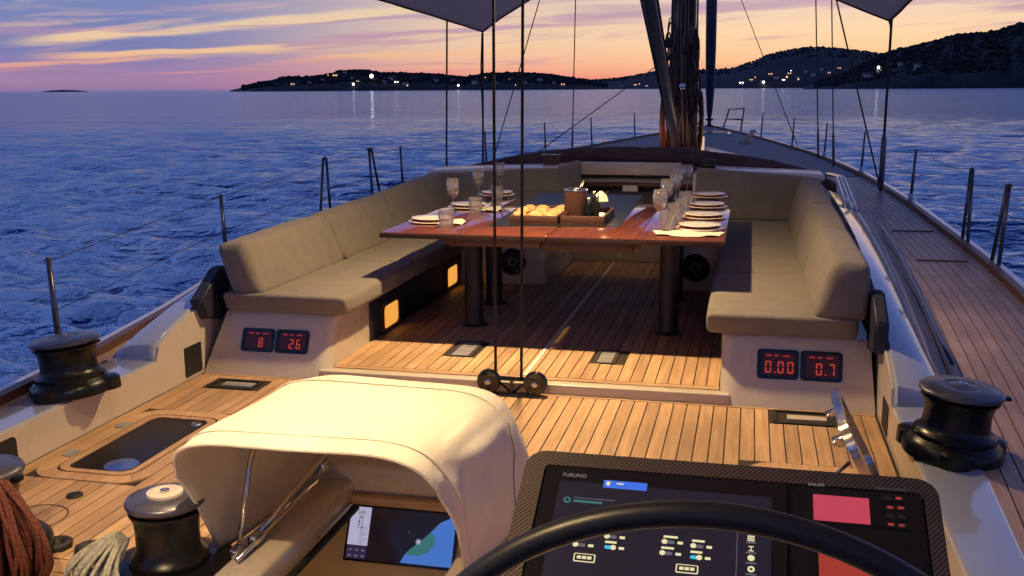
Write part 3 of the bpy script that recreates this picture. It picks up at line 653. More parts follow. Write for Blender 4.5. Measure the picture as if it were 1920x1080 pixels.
def flush_hatch(H, name, label, glass=True):
    x0, x1, y0, y1 = H; t_ = thing(name, label, 'hatch', ((x0 + x1) / 2, (y0 + y1) / 2, 0))
    # four surround boards with rounded inner corner
    o = [(x0 - .085, y0 - .085), (x1 + .085, y1 + .085)]
    ri = rrect(x0 - .012, x1 + .012, y0 - .012, y1 + .012, .09, 6); ro = []
    cx, cy = (x0 + x1) / 2, (y0 + y1) / 2
    ro = rrect(x0 - .085, x1 + .085, y0 - .085, y1 + .085, .13, 6)
    n = len(ri); cutsi = [n // 8, n // 8 + n // 4, n // 8 + n // 2, n // 8 + 3 * n // 4]
    for q in range(4):
        a, b = cutsi[q], cutsi[(q + 1) % 4]; ids = []
        i = a
        while True:
            ids.append(i % n)
            if i % n == b % n: break
            i += 1
        bm = new(); rows = []
        for i in ids: rows.append([(ri[i][0], ri[i][1], -.02), (ri[i][0], ri[i][1], .001), (ro[i][0], ro[i][1], .001), (ro[i][0], ro[i][1], -.02)])
        # small joint gap
        rows[0] = [tuple(Vector(p).lerp(Vector(r), .08)) for p, r in zip(rows[0], rows[1])]
        loft(bm, rows); bmesh.ops.recalc_face_normals(bm, faces=bm.faces); obj('plank', bm, M['teak'], t_)
    r2_ = rrect(x0, x1, y0, y1, .08, 6); r1_ = rrect(x0 + .035, x1 - .035, y0 + .035, y1 - .035, .06, 6)
    if glass:
        bm = new(); ringprism(bm, r2_, r1_, -.02, .002); obj('rim', bm, M['teak'], t_)
        bm = new(); prism(bm, r1_, -.02, -.004); obj('pane', bm, M['lens'], t_)
        for yy_ in (y0 + .2, y1 - .2):
            bm = new(); rbox(bm, x0 - .075, x0 - .02, yy_ - .04, yy_ + .04, -.002, .008, .003, 2); obj('hinge', bm, M['grille'], t_, ang=40)
        bm = new(); lathe(bm, [(0, .004), (.026, .004), (.03, 0), (.03, -.006)], (x1 - .09, y1 - .09, 0), 16); obj('latch', bm, M['steel'], t_, smooth=True)
        bm = new(); lathe(bm, [(0, .010), (.028, .010), (.032, .004), (.075, .002), (.08, -.004)], (x1 - .13, y0 + .13, -.002), 24); obj('vent_cap', bm, mat('blue_cap', (.05, .10, .4), .3), t_, smooth=True)
    else:
        bm = new(); ringprism(bm, r2_, r1_, -.10, .006); obj('rim', bm, M['steel'], t_)
        bm = new(); prism(bm, r1_, -.12, -.1); obj('well', bm, M['rubber'], t_)
    return t_
flush_hatch(PORT_H, 'flush_hatch', 'closed smoked-glass deck hatch with rounded teak surround near the port side')
th_ = flush_hatch(STBD_H, 'open_hatch', 'open deck hatch with its steel-rimmed glass lid standing up beside the helm console', False)
lidM = frame_m((1.85, 3.80, .02), (0, 1, 0), (-.52, 0, 1))
bm = new(); ringprism(bm, rrect(0, .66, 0, .46, .12, 7), rrect(.035, .625, .035, .425, .09, 7), -.012, .022, lidM); obj('lid_rim', bm, M['steel'], th_, ang=40)
bm = new(); prism(bm, rrect(.03, .63, .03, .43, .09, 7), -.006, .006, lidM); obj('lid_pane', bm, mat('blue_smoked_glass', (.03, .04, .09), .08, coat=.5), th_)
for u in (.16, .5):
    bm = new(); rbox(bm, u - .02, u + .02, .36, .40, -.05, .0, .006, 2, lidM); rbox(bm, u - .012, u + .05, .37, .39, -.065, -.045, .005, 2, lidM); obj('latch', bm, M['steel'], th_, ang=40)
bm = new(); tube(bm, [(1.44, 3.95, .0), (1.68, 3.92, .27)], .007, 6); obj('stay', bm, M['steel'], th_, smooth=True)

# ------------------------------------------------------------------ seat lockers
SEG = {'0': 'abcdef', '1': 'bc', '2': 'abged', '6': 'afgedc', '7': 'abc', '8': 'abcdefg'}
def seg7(txt, hh, cx, cy, z, Mx, par):
    w = hh * .5; t_ = hh * .13; adv = w + hh * .28; ws = [hh * .22 if ch == '.' else adv for ch in txt]; x = cx - sum(ws) / 2 + hh * .12
    for ch, wd in zip(txt, ws):
        bm = new()
        if ch == '.': box(bm, x - hh * .06, x + t_ - hh * .06, cy - hh / 2, cy - hh / 2 + t_, z, z + .0006, Mx)
        else:
            y0, y1, ym = cy - hh / 2, cy + hh / 2, cy
            P_ = {'a': (x + t_ * .6, x + w - t_ * .6, y1 - t_, y1), 'd': (x + t_ * .6, x + w - t_ * .6, y0, y0 + t_), 'g': (x + t_ * .6, x + w - t_ * .6, ym - t_ / 2, ym + t_ / 2),
                  'f': (x, x + t_, ym + t_ * .4, y1 - t_ * .4), 'b': (x + w - t_, x + w, ym + t_ * .4, y1 - t_ * .4), 'e': (x, x + t_, y0 + t_ * .4, ym - t_ * .4), 'c': (x + w - t_, x + w, y0 + t_ * .4, ym - t_ * .4)}
            for q in SEG[ch]: box(bm, *P_[q], z, z + .0006, Mx)
        obj('digit', bm, M['led_red'], par); x += wd
def locker(s):
    side = 'port' if s < 0 else 'starboard'
    t_ = thing('seat_locker', 'cream moulded %s seat locker with two red-digit displays in its end' % side, 'locker', (s * 1.55, 5.5, 0), 'seat lockers')
    bm = new(); rows = []
    def outline(z):
        f = z / .37; ya = 5.415 + .16 * f; xi = 1.145 - (.0 if f < .9 else .0); xo = 1.955 - (.10 * f if s < 0 else .03 * f); r = .09; o = []
        for i in range(9):
            a = math.radians(180 + 90 * i / 8); o.append((xi + r + r * math.cos(a), ya + r + r * math.sin(a)))
        o += [(xo, ya), (xo, 9.95), (xi, 9.95)]
        return [(s * x, y, z) for x, y in o]
    for z in (0, .02, .12, .22, .30, .345, .362): 
        r = outline(z)
        if z > .35: r = [(x + (s * .012 if abs(x) < 1.5 else 0), y + .012 if y < 9 else y, z) for x, y, z in r]
        rows.append(r)
    loft(bm, rows); bmesh.ops.recalc_face_normals(bm, faces=bm.faces); obj('body', bm, M['gel'], t_, ang=35)
    # twin display
    if s < 0: X0, X1, Z0, Z1 = -1.73, -1.29, .135, .268
    else: X0, X1, Z0, Z1 = 1.34, 1.785, .145, .295
    fy = lambda z: 5.415 + .16 * z / .37
    Mx = frame_m((X0, fy(Z0) - .001, Z0), (1, 0, 0), (0, fy(Z1) - fy(Z0), Z1 - Z0)); w = X1 - X0; h = math.hypot(Z1 - Z0, fy(Z1) - fy(Z0))
    bm = new(); prism(bm, rrect(-.008, w + .008, -.008, h + .008, .026, 5), -.006, .003, Mx); obj('display_surround', bm, M['gel'], t_, ang=35)
    for q in (0, 1):
        a0, a1 = q * w / 2 + (.004 if q else 0), (q + 1) * w / 2 - (.004 if not q else 0)
        bm = new(); prism(bm, rrect(a0, a1, 0, h, .02, 5), .0, .008, Mx); d = obj('display', bm, M['scr_black'], t_, ang=35)
        bm = new(); prism(bm, rrect(a0 + .03, a1 - .02, .02, h - .018, .006, 3), .008, .0092, Mx); obj('display_glass', bm, emi('display_glow', (.10, .012, .012), .18, .3), d)
        txt = (('8', '26') if s < 0 else ('0.00', '0.7'))[q]
        seg7(txt, h * .40, a0 + (a1 - a0) * (.6 if len(txt) < 4 else .54), h * .40, .0098, Mx, d)
        bm = new()
        for i, wd in enumerate((.03, .022, .035)):
            u = a0 + .045 + i * .045; box(bm, u, u + wd, h * .76, h * .81, .0095, .0103, Mx)
        obj('caption', bm, M['led_red_dim'], d)
    bm = new(); rbox(bm, s * 1.1435 if s < 0 else 1.132, -1.132 if s < 0 else 1.1435, 6.12, 8.24, .062, .352, .004, 2); obj('inner_panel', bm, M['navy'], t_, ang=40)
    # side openings
    if s < 0:
        for y, lb in ((6.50, 1), (8.0, .6)):
            Mo = Matrix(((0, 0, 1, -1.1315), (1, 0, 0, y), (0, 1, 0, .17), (0, 0, 0, 1)))
            bm = new(); ringprism(bm, rrect(-.2, .2, -.115, .115, .045), rrect(-.15, .15, -.08, .08, .035), 0, .012, Mo); bmesh.ops.recalc_face_normals(bm, faces=bm.faces); fr_ = obj('locker_opening', bm, M['sole_dark'], t_)
            bm = new(); prism(bm, rrect(-.145, .145, -.078, .078, .035), -.0, .004, Mo); obj('lit_interior_panel', bm, M['glow'], fr_)  # glowing panel stands in for the lit inside of the opening
    return t_
for s in (-1, 1): locker(s)
# forward bench fronts with speakers + companionway end wall
def benchbox(x0, x1, sx, lb):
    t_ = thing('bench_locker', lb, 'locker', ((x0 + x1) / 2, 8.3, .06), 'speaker lockers')
    bm = new(); rbox(bm, x0, x1, 8.25, 9.95, .056, .43, .03, 4); obj('body', bm, M['gel'], t_, ang=35)
    Mo = frame_m((sx, 8.25, .26), (1, 0, 0), (0, 0, 1))
    bm = new(); lathe(bm, [(.115, 0), (.115, .012), (.1, .02), (.088, .012), (.086, .004)], n=36, mtx=Mo); obj('speaker_ring', bm, M['blackgloss'], t_, ang=35)
    bm = new(); lathe(bm, [(.087, .004), (.075, .003), (.03, -.0005), (.028, .008), (0, .014)], n=36, mtx=Mo); obj('speaker_cone', bm, M['speaker'], t_, smooth=True)
benchbox(-1.14, -.37, -.67, 'speaker locker under the forward bench, left of the passage')
benchbox(.62, 1.14, .86, 'speaker locker under the forward bench, right of the passage')
cw = thing('companionway', 'cream companionway front with wooden crossbar and dark sliding hatch', 'companionway', (0, 9.7, .06))
bm = new(); rbox(bm, -.45, .66, 9.60, 9.70, .05, .50, .015); obj('front_wall', bm, M['gel'], cw, ang=40)
bm = new(); rbox(bm, -.46, .70, 9.95, 10.02, .40, .60, .01); obj('sill', bm, M['gel'], cw, ang=40)
bm = new(); rbox(bm, -.46, .70, 10.1, 10.16, .60, .66, .008); obj('upper_sill', bm, M['gel'], cw, ang=40)
bm = new(); box(bm, -.55, .75, 10.3, 10.33, .3, .93); obj('dark_back', bm, M['sole_dark'], cw)
bm = new(); rbox(bm, -.50, .72, 10.02, 10.1, .74, .78, .006); obj('crossbar', bm, M['brown_wood'], cw, ang=40)
bm = new(); rbox(bm, .05, .2, 9.93, 10.0, .58, .76, .01); obj('latch_post', bm, M['gel'], cw, ang=40)
bm = new(); rbox(bm, -.52, .60, 10.18, 10.28, .84, .965, .01); obj('hatch_front', bm, M['gel'], cw, ang=40)
bm = new(); rbox(bm, -.60, -.52, 9.72, 10.3, .55, .95, .012); obj('side_cheek', bm, M['gel'], cw, ang=40)
bm = new(); rbox(bm, .74, .80, 9.72, 10.3, .55, .9, .012); obj('side_cheek', bm, M['gel'], cw, ang=40)

# ------------------------------------------------------------------ cushions
def soft(bm, rows8, sub=2):
    """rows8: 8 corner points (bottom 4, top 4) -> rounded cushion"""
    b = bmesh.new(); v = [b.verts.new(p) for p in rows8]
    for f in ((3, 2, 1, 0), (4, 5, 6, 7), (0, 1, 5, 4), (1, 2, 6, 5), (2, 3, 7, 6), (3, 0, 4, 7)): b.faces.new([v[i] for i in f])
    bmesh.ops.recalc_face_normals(b, faces=b.faces)
    return b
def cushion(name, pts, parent, r=.035, m='fabric', puff=.012, seed=0):
    b = soft(None, pts); bmesh.ops.bevel(b, geom=list(b.edges), offset=r, segments=4, profile=.55, affect='EDGES')
    bmesh.ops.subdivide_edges(b, edges=[e for e in b.edges if e.calc_length() > .12], cuts=5, use_grid_fill=True)
    b.normal_update(); cen = sum((v.co for v in b.verts), Vector()) / len(b.verts)
    mn = Vector([min(v.co[i] for v in b.verts) for i in range(3)]); mxv = Vector([max(v.co[i] for v in b.verts) for i in range(3)]); sz = mxv - mn
    for v in b.verts:
        u = [(v.co[i] - mn[i]) / max(sz[i], 1e-4) for i in range(3)]
        k = 1.
        for q in u: k *= (.35 + .65 * min(1, 4 * q * (1 - q) + .3))
        v.co += v.normal * (puff * k + .004 * noise.noise(v.co * 5 + Vector((seed, 0, 0))))
    return obj(name, b, M[m], parent, smooth=True)
for s in (-1, 1):
    side = 'port' if s < 0 else 'starboard'
    bk = thing('bench_cushions', 'taupe %s bench upholstery of long seat pads and tall backrests' % side, 'cushions', (s * 1.4, 5.5, .36), 'upholstery of the side benches')
    xo = 1.76 if s < 0 else 1.88
    segs = [(5.50, 6.84), (6.865, 8.04), (8.065, 9.85)]
    for i, (y0, y1) in enumerate(segs):
        x0 = 1.06; 
        P8 = [(s * x0, y0 + .06, .365), (s * 1.86, y0 + .06 if i == 0 else y0, .365), (s * 1.86, y1, .365), (s * x0, y1, .365), (s * x0, y0, .485), (s * 1.86, y0, .485), (s * 1.86, y1, .485), (s * x0, y1, .485)]
        if i: P8[0] = (s * x0, y0, .365)
        cushion('seat_pad', P8, bk, .036, puff=.012, seed=i)
    zt = [.79, .81, .83, .88]
    bs = [(5.52, 6.815), (6.85, 8.02), (8.055, 9.86)]
    for i, (y0, y1) in enumerate(bs):
        z0, z1 = zt[i], zt[i + 1]; xi = 1.58 if s < 0 else 1.62; xt = 1.72; xb = 1.90
        P8 = [(s * xi, y0, .475), (s * (xb - (.12 if (i == 0 and s < 0) else 0)), y0, .475), (s * xb, y1, .475), (s * xi, y1, .475), (s * xt, y0 + .03 * (i == 0), z0), (s * xb, y0 + .03 * (i == 0), z0 - .02), (s * xb, y1, z1 - .02), (s * xt, y1, z1)]
        cushion('backrest', P8, bk, .045, puff=.018, seed=10 + i)
for s, x0, x1, zA, zB in ((-1, -1.83, -.47, .86, .94), (1, .78, 1.83, .95, .87)):
    t_ = thing('forward_cushions', 'taupe forward bench upholstery %s the companionway' % ('left of' if s < 0 else 'right of'), 'cushions', ((x0 + x1) / 2, 9.5, .43), 'upholstery of the forward bench')
    xa, xb = (-1.03, -.42) if s < 0 else (.66, 1.03)
    cushion('seat_pad', [(xa, 8.28, .435), (xb, 8.28, .435), (xb, 9.8, .435), (xa, 9.8, .435), (xa, 8.28, .50), (xb, 8.28, .50), (xb, 9.8, .50), (xa, 9.8, .50)], t_, .03)
    cushion('backrest', [(x0, 9.55, .49), (x1, 9.55, .49), (x1, 9.78, .49), (x0, 9.78, .49), (x0, 9.66, zA), (x1, 9.66, zB), (x1, 9.84, zB), (x0, 9.84, zA)], t_, .035)
# angled side panel beside companionway, port
t_ = thing('corner_cushion', 'short taupe cushion turning in towards the companionway', 'cushion', (-.45, 9.9, .5))
cushion('pad', [(-.50, 9.6, .52), (-.36, 9.9, .52), (-.42, 10.1, .52), (-.58, 9.8, .52), (-.50, 9.6, .95), (-.36, 9.95, .99), (-.42, 10.1, .99), (-.58, 9.8, .95)], t_, .02)
# dark end boards behind the seat ends
for s in (-1, 1):
    t_ = thing('seat_end_board', 'dark navy end board behind the aft end of the %s backrest' % ('port' if s < 0 else 'starboard'), 'board', (s * 1.93, 5.6, .3), 'dark seat end boards')
    bm = new(); pr = [(5.42, .34), (5.62, .30), (5.75, .56), (5.72, .62), (5.62, .62), (5.36, .46)] if s < 0 else [(5.30, .36), (5.60, .30), (5.72, .58), (5.70, .62), (5.55, .64), (5.30, .52)]
    prism(bm, pr, -.035 if s > 0 else -.05, .035, Matrix(((0, 0, 1, s * 1.945), (1, 0, 0, 0), (0, 1, 0, 0), (0, 0, 0, 1))))
    bmesh.ops.recalc_face_normals(bm, faces=bm.faces); bmesh.ops.bevel(bm, geom=list(bm.edges), offset=.012, segments=3, affect='EDGES'); obj('board', bm, M['navy'], t_, ang=40)

# ------------------------------------------------------------------ table
tb = thing('dining_table', 'varnished mahogany cockpit table in folding leaves with dark inlaid centre', 'table', (.04, 7.5, .06))
TZ = .80
for x0, x1 in ((-1.04, -.62), (-.615, .045), (.052, .60), (.605, 1.13)):
    bm = new(); rbox(bm, x0, x1, 6.10, 8.98, TZ - .035, TZ, .004, 2); obj('table_leaf', bm, M['mahogany'], tb, ang=40)
for x0, x1 in ((-1.04, .045), (.052, 1.13)):
    bm = new(); rbox(bm, x0, x1, 6.090, 6.098, TZ - .036, TZ - .004, .002, 2); obj('edge_trim', bm, M['brown_dark'], tb, ang=40)
bm = new(); rbox(bm, .02, .58, 6.16, 6.22, TZ - .10, TZ - .037, .006); rbox(bm, -.60, .0, 6.16, 6.22, TZ - .085, TZ - .037, .006)
for xx in (-.62, .0, .60): rbox(bm, xx - .02, xx + .02, 6.2, 8.9, TZ - .08, TZ - .037, .005)
obj('under_frame', bm, M['brown_wood'], tb, ang=40)
bm = new(); v = [bm.verts.new(p) for p in ((-.42, 6.50, TZ + .0045), (.44, 6.62, TZ + .0045), (.39, 8.62, TZ + .0045), (-.50, 8.66, TZ + .0045))]; bm.faces.new(v)
r_ = bmesh.ops.extrude_face_region(bm, geom=list(bm.faces)); bmesh.ops.translate(bm, verts=[e for e in r_['geom'] if isinstance(e, bmesh.types.BMVert)], vec=(0, 0, -.004)); bmesh.ops.recalc_face_normals(bm, faces=bm.faces)
tag(obj('table_mat', bm, M['mat_dark']), 'dark slate-coloured runner mat on the middle of the table', 'mat')
for x, y in ((-.60, 6.76), (-.64, 7.50), (.76, 6.77), (.72, 7.9)):
    bm = new(); lathe(bm, [(0, 0), (.095, 0), (.095, .008), (.072, .014), (.066, .03), (.064, .68), (.0, .68)], (x, y, .061), 28)
    obj('leg', bm, M['leg_black'], tb, ang=40)
for x, y in ((.66, 6.75), (.655, 7.3), (.655, 8.0), (.57, 6.35)):
    bm = new(); lathe(bm, [(0, .003), (.008, .003), (.01, 0)], (x, y, TZ + .0005), 12); obj('hinge_stud', bm, M['steel'], tb, smooth=True)

# tableware
def plate(name, r, h, parent, m='china', z=0):
    bm = new(); lathe(bm, [(0, z), (r * .55, z), (r * .62, z + .003), (r, z + h), (r, z + h + .004), (r * .62, z + .009), (r * .5, z + .006), (0, z + .006)], n=40); return obj(name, bm, M[m], parent, smooth=True, world=False)
def mk_tumbler():
    t_ = thing('tumbler', 'x', 'glass'); bm = new(); n = 20; prof = [(0, 0), (.034, 0), (.036, .004), (.039, .03), (.0405, .06), (.0415, .092), (.039, .092), (.037, .05), (.034, .014), (0, .012)]
    lathe(bm, prof, n=n)
    for v in bm.verts:
        rr = math.hypot(v.co.x, v.co.y); a = math.atan2(v.co.y, v.co.x)
        if rr > .0335 and .0 < v.co.z < .085 and rr > .038 - .001: 
            f = 1 + .06 * (1 if (round(a / (2 * PI / n)) + round(v.co.z / .03)) % 2 else -1); v.co.x *= f; v.co.y *= f
    obj('glass_body', bm, M['crystal'], t_, world=False); return t_
def mk_wine(fill=False):
    t_ = thing('wine_glass', 'x', 'wine glass'); bm = new()
    lathe(bm, [(0, 0), (.036, 0), (.036, .002), (.006, .006), (.004, .02), (.004, .085), (.012, .095), (.032, .115), (.041, .145), (.0405, .17), (.034, .215), (.0325, .215), (.039, .17), (.0395, .145), (.030, .118), (.0, .100)], n=28)
    obj('glass_body', bm, M['wglass'], t_, smooth=True, world=False)
    if fill:
        bm = new(); lathe(bm, [(0, .1015), (.0285, .118), (.0385, .144), (0, .144)], n=28); obj('wine', bm, M['wine'], t_, smooth=True, world=False)
    return t_
TUM = mk_tumbler(); WG = mk_wine(True); WGE = mk_wine(False); protos = {'t': TUM, 'w': WG, 'e': WGE}; used = set()
def place(kind, x, y, label, group, rz=0.):
    p = protos[kind]; o = p if kind not in used else copy_tree(p); used.add(kind)
    o.location = (x, y, TZ + .001); o.rotation_euler = (0, 0, rz); o.scale = (1.22, 1.22, 1.28) if kind == 't' else (1.16, 1.16, 1.16); tag(o, label, None, group)
for i, (x, y) in enumerate(((-.68, 6.38), (-.69, 7.16), (-.74, 8.02))):
    place('t', x, y, 'cut-glass tumbler in front of the %s setting on the port side' % ('nearest', 'middle', 'farthest')[i], 'tumblers on the table', i)
for i, (x, y) in enumerate(((-.88, 7.22), (-.92, 8.1), (-.92, 8.85))):
    place('w', x, y, 'wine glass part filled with white wine, %s on the port side of the table' % ('nearest', 'middle', 'farthest')[i], 'wine glasses on the table')
for i, (x, y) in enumerate(((.76, 6.50), (.79, 6.72), (.77, 7.02), (.80, 7.35), (.79, 7.85))):
    place('t', x, y, 'cut-glass tumbler in the starboard row, %s from the near end' % ('first', 'second', 'third', 'fourth', 'fifth')[i], 'tumblers on the table', i * .7)
for i, (x, y) in enumerate(((.70, 6.62), (.68, 7.42), (.70, 8.05), (.68, 8.7))):
    place('e', x, y, 'empty wine glass in the starboard row, %s from the near end' % ('first', 'second', 'third', 'fourth')[i], 'wine glasses on the table')
place('e', .74, 9.3 - .45, 'empty wine glass at the far end beside another one', 'wine glasses on the table')
o3 = ('first', 'second', 'third', 'fourth', 'fifth')
def setting(x, y, label, group, mats=None, rot=0.):
    t_ = thing('place_setting', label, 'place setting', (x, y, TZ), group); t_.rotation_euler = (0, 0, rot)
    plate('charger_plate', .155, .010, t_, z=.001)
    bm = new(); rbox(bm, -.125, .125, -.07, .07, .009, .019, .004, 2); 
    for v in bm.verts: v.co.z += .003 * math.sin(v.co.x * 40) 
    obj('napkin', bm, M['napkin'], t_, world=False)
    plate('plate', .135, .012, t_, z=.021)
    return t_
for i, (x, y) in enumerate(((-.86, 6.62), (-.84, 7.50), (-.84, 8.42))): setting(x, y, 'cream plate on a red napkin and charger, %s on the port side' % ('nearest', 'middle', 'farthest')[i], 'place settings to port', rot=.2 * i)
for i, (x, y) in enumerate(((.96, 6.60), (.96, 7.18), (.95, 7.84), (.94, 8.58))): setting(x, y, 'cream plate on charger in the starboard row, %s from the near end' % o3[i], 'place settings to starboard', rot=-.1)
def placemat(x, y, w, h, label, rot=0, seed=0):
    bm = new(); n = 40; rows = []
    c0 = [(x, y, TZ + .0035)] * n; rows = []
    for f in (.02, .35, .7, .9, 1.0):
        row = []
        for i in range(n):
            a = 2 * PI * i / n; ww = 1 + (.05 * math.sin(a * 7 + seed) + .03 * math.sin(a * 13)) * (f > .8)
            px, py = w * f * ww * math.copysign(abs(math.cos(a)) ** .6, math.cos(a)), h * f * ww * math.copysign(abs(math.sin(a)) ** .6, math.sin(a))
            row.append((x + px * math.cos(rot) - py * math.sin(rot), y + px * math.sin(rot) + py * math.cos(rot), TZ + .0035 + (.005 * math.sin(a * 5 + seed) + .004 if f > .8 else 0)))
        rows.append(row)
    grid(bm, rows, True); tag(obj('placemat', bm, M['paper'], smooth=True), label, 'placemat')
placemat(.90, 6.36, .21, .12, 'crumpled cream cloth at the near starboard corner of the table')
placemat(-.72, 6.62, .10, .14, 'pale oval side mat beside the nearest port plate', .2, 2)
placemat(-.66, 7.42, .10, .16, 'pale oval side mat beside the middle port plate', .2, 3)
# trays and centre things
def tray(x0, x1, y0, y1, h, label):
    t_ = thing('serving_tray', label, 'tray', ((x0 + x1) / 2, (y0 + y1) / 2, TZ + .005), 'leather serving trays'); z = TZ + .006
    bm = new(); box(bm, x0, x1, y0, y1, z, z + .006); obj('tray_base', bm, M['leather'], t_)
    for a in ((x0, x1, y0, y0 + .012), (x0, x1, y1 - .012, y1), (x0, x0 + .012, y0 + .013, y1 - .013), (x1 - .012, x1, y0 + .013, y1 - .013)):
        bm = new(); rbox(bm, a[0], a[1], a[2], a[3], z + .006, z + h, .003, 2); obj('tray_wall', bm, M['leather'], t_, ang=40)
    return t_
tray(-.31, .02, 6.62, 7.25, .055, 'open brown leather tray holding bread at the left'); tray(.035, .33, 6.66, 7.20, .055, 'open brown leather tray under the canister and bottles')
for i in range(9):
    x, y = -.27 + (i % 3) * .115 + random.uniform(-.015, .015), 6.72 + (i // 3) * .18 + random.uniform(-.02, .02)
    bm = new(); bmesh.ops.create_icosphere(bm, subdivisions=3, radius=.042)
    for v in bm.verts: v.co = Vector((v.co.x * 1.25, v.co.y * 1.35, v.co.z * .85)) * (1 + .18 * noise.noise(v.co * 40 + Vector((i, 0, 0))))
    o = obj('bread_roll', bm, M['bread'], smooth=True, world=False); o.location = (x, y, TZ + .048); o.rotation_euler = (0, 0, i)
    tag(o, 'golden bread roll in the left tray, %s row, %s of three' % (('near', 'middle', 'far')[i // 3], ('left', 'centre', 'right')[i % 3]), 'bread roll', 'bread rolls')
t_ = thing('wine_cooler', 'tall dark leather wine cooler canister with a steel rim', 'wine cooler', (.085, 6.98, TZ + .012))
bm = new(); lathe(bm, [(0, .012), (.078, .012), (.08, .016), (.08, .205), (.076, .207), (.072, .205), (.072, .03), (0, .03)], (.085, 6.98, TZ), 32); obj('body', bm, M['leather'], t_, ang=50)
bm = new(); lathe(bm, [(.083, .20), (.084, .207), (.08, .212), (.07, .212), (.068, .205)], (.085, 6.98, TZ), 32); obj('rim', bm, M['steel'], t_, smooth=True)
bm = new(); tube(bm, [(.09, 7.0, TZ + .15), (.13, 7.03, TZ + .27)], .008, 8); obj('tongs', bm, M['gold'], t_, smooth=True)
for i, (x, y, h, mm) in enumerate(((.185, 6.92, .14, 'black'), (.235, 6.98, .15, 'lens'), (.20, 7.06, .17, 'lens'))):
    t_ = thing('cruet_bottle', ('short dark cruet in front', 'dark cruet bottle at the right', 'taller dark cruet at the back')[i] + ' of the table lamp in the right tray', 'bottle', (x, y, TZ + .012), 'cruet bottles')
    bm = new(); lathe(bm, [(0, .012), (.028, .012), (.03, .02), (.03, h * .55), (.012, h * .78), (.011, h), (0, h)], (x, y, TZ), 20); obj('bottle_body', bm, M[mm], t_, smooth=True)
    bm = new(); lathe(bm, [(.0125, h - .005), (.013, h + .018), (0, h + .02)], (x, y, TZ), 14); obj('cap', bm, M['gold'], t_, smooth=True)
t_ = thing('table_lamp', 'small glowing conical table lamp behind the cruets', 'lamp', (.235, 7.16, TZ))
bm = new(); lathe(bm, [(0, .012), (.035, .012), (.035, .02), (.008, .026), (.007, .12), (0, .12)], (.235, 7.16, TZ), 20); obj('stand', bm, M['gold'], t_, ang=40)
bm = new(); lathe(bm, [(.055, .11), (.042, .15), (.010, .18), (0, .182)], (.235, 7.16, TZ), 24); obj('lamp_shade', bm, M['candle'], t_, smooth=True)
bm = new(); lathe(bm, [(0, 0), (.02, 0), (.022, .06), (0, .06)], (.30, 6.78, TZ + .012), 16); tag(obj('napkin_ring', bm, M['china'], smooth=True), 'small pale pot in the corner of the right tray', 'pot')

# ------------------------------------------------------------------ folded sprayhood roll and things forward
bm = new(); rows = []
for i in range(61):
    u = i / 60; x = -2.08 + 4.2 * u; a = 1 - abs(2 * u - 1) ** 2.4
    zc = .70 + .27 * a; y = 10.75 + .35 * a; r = .085 + .035 * a
    if u < .04 or u > .96: r *= .6 + .4 * min(u, 1 - u) / .04
    ring = []
    for j in range(18):
        t0 = 2 * PI * j / 18; rr = r * (1 + .22 * noise.noise((x * 2.2, math.cos(t0) * 1.5, math.sin(t0) * 1.5)) + .10 * noise.noise((x * 9, t0, 3)))
        ring.append((x, y + rr * 1.5 * math.cos(t0), zc + rr * math.sin(t0) * .85))
    rows.append(ring)
loft(bm, rows); bmesh.ops.recalc_face_normals(bm, faces=bm.faces)
sh = tag(obj('folded_sprayhood', bm, M['cover'], smooth=True), 'folded brown canvas sprayhood lying across the front of the cockpit', 'sprayhood')
for s in (-1, 1):
    bm = new(); zz = (.80, .915); xs = (.85, 1.95) if s > 0 else (-1.95, -.62)
    rbox(bm, xs[0], xs[1], 9.90, 10.5, -.06, .0, .02, 3, Matrix.Translation((0, 0, .955)) @ Matrix.Rotation(.035 * s, 4, 'Y'))
    tag(obj('backrest_ledge', bm, M['ledge'], ang=40), 'white gelcoat ledge behind the %s forward backrest' % ('port' if s < 0 else 'starboard'), 'ledge', 'ledges behind the forward backrests')
t_ = thing('compass_box', 'small dark blue instrument box behind the starboard wine glasses', 'instrument', (.95, 10.1, .86))
bm = new(); rbox(bm, .80, .94, 9.92, 10.0, .90, 1.02, .015); obj('case', bm, M['navy'], t_, ang=40)
bm = new(); rbox(bm, .82, .92, 9.905, 9.922, .925, .995, .01, 2); obj('dial', bm, M['scr_black'], t_, ang=40)
t_ = thing('deck_cleat', 'steel T-shaped fitting on the folded sprayhood left of the companionway', 'fitting', (-.75, 10.3, .95))
bm = new(); tube(bm, [(-.83, 10.3, 1.03), (-.63, 10.3, 1.03)], .01, 8); obj('bar', bm, M['steel'], t_, smooth=True)
bm = new(); rbox(bm, -.81, -.65, 10.27, 10.33, .86, 1.02, .01); obj('base', bm, M['leather'], t_, ang=40)
# steel frame hoops of the sprayhood at starboard and port
for s in (1,):
    t_ = thing('sprayhood_frame', 'folded steel sprayhood hoops at the %s end of the canvas roll' % ('port' if s < 0 else 'starboard'), 'frame', (s * 2.1, 10.3, .7), 'sprayhood hoops')
    for k_, (dx, zz) in enumerate(((0, .86), (.05, .84), (.1, .82))):
        bm = new(); tube(bm, [(s * (2.0 + dx), 8.3 - k_ * .15, .66 - dx), (s * (2.06 + dx), 9.2, .76 - dx * .6), (s * (2.08 + dx * .6), 10.2, .85), (s * (2.02 + dx * .3), 10.7, .84)], .010, 8); obj('hoop', bm, M['steel'], t_, smooth=True)
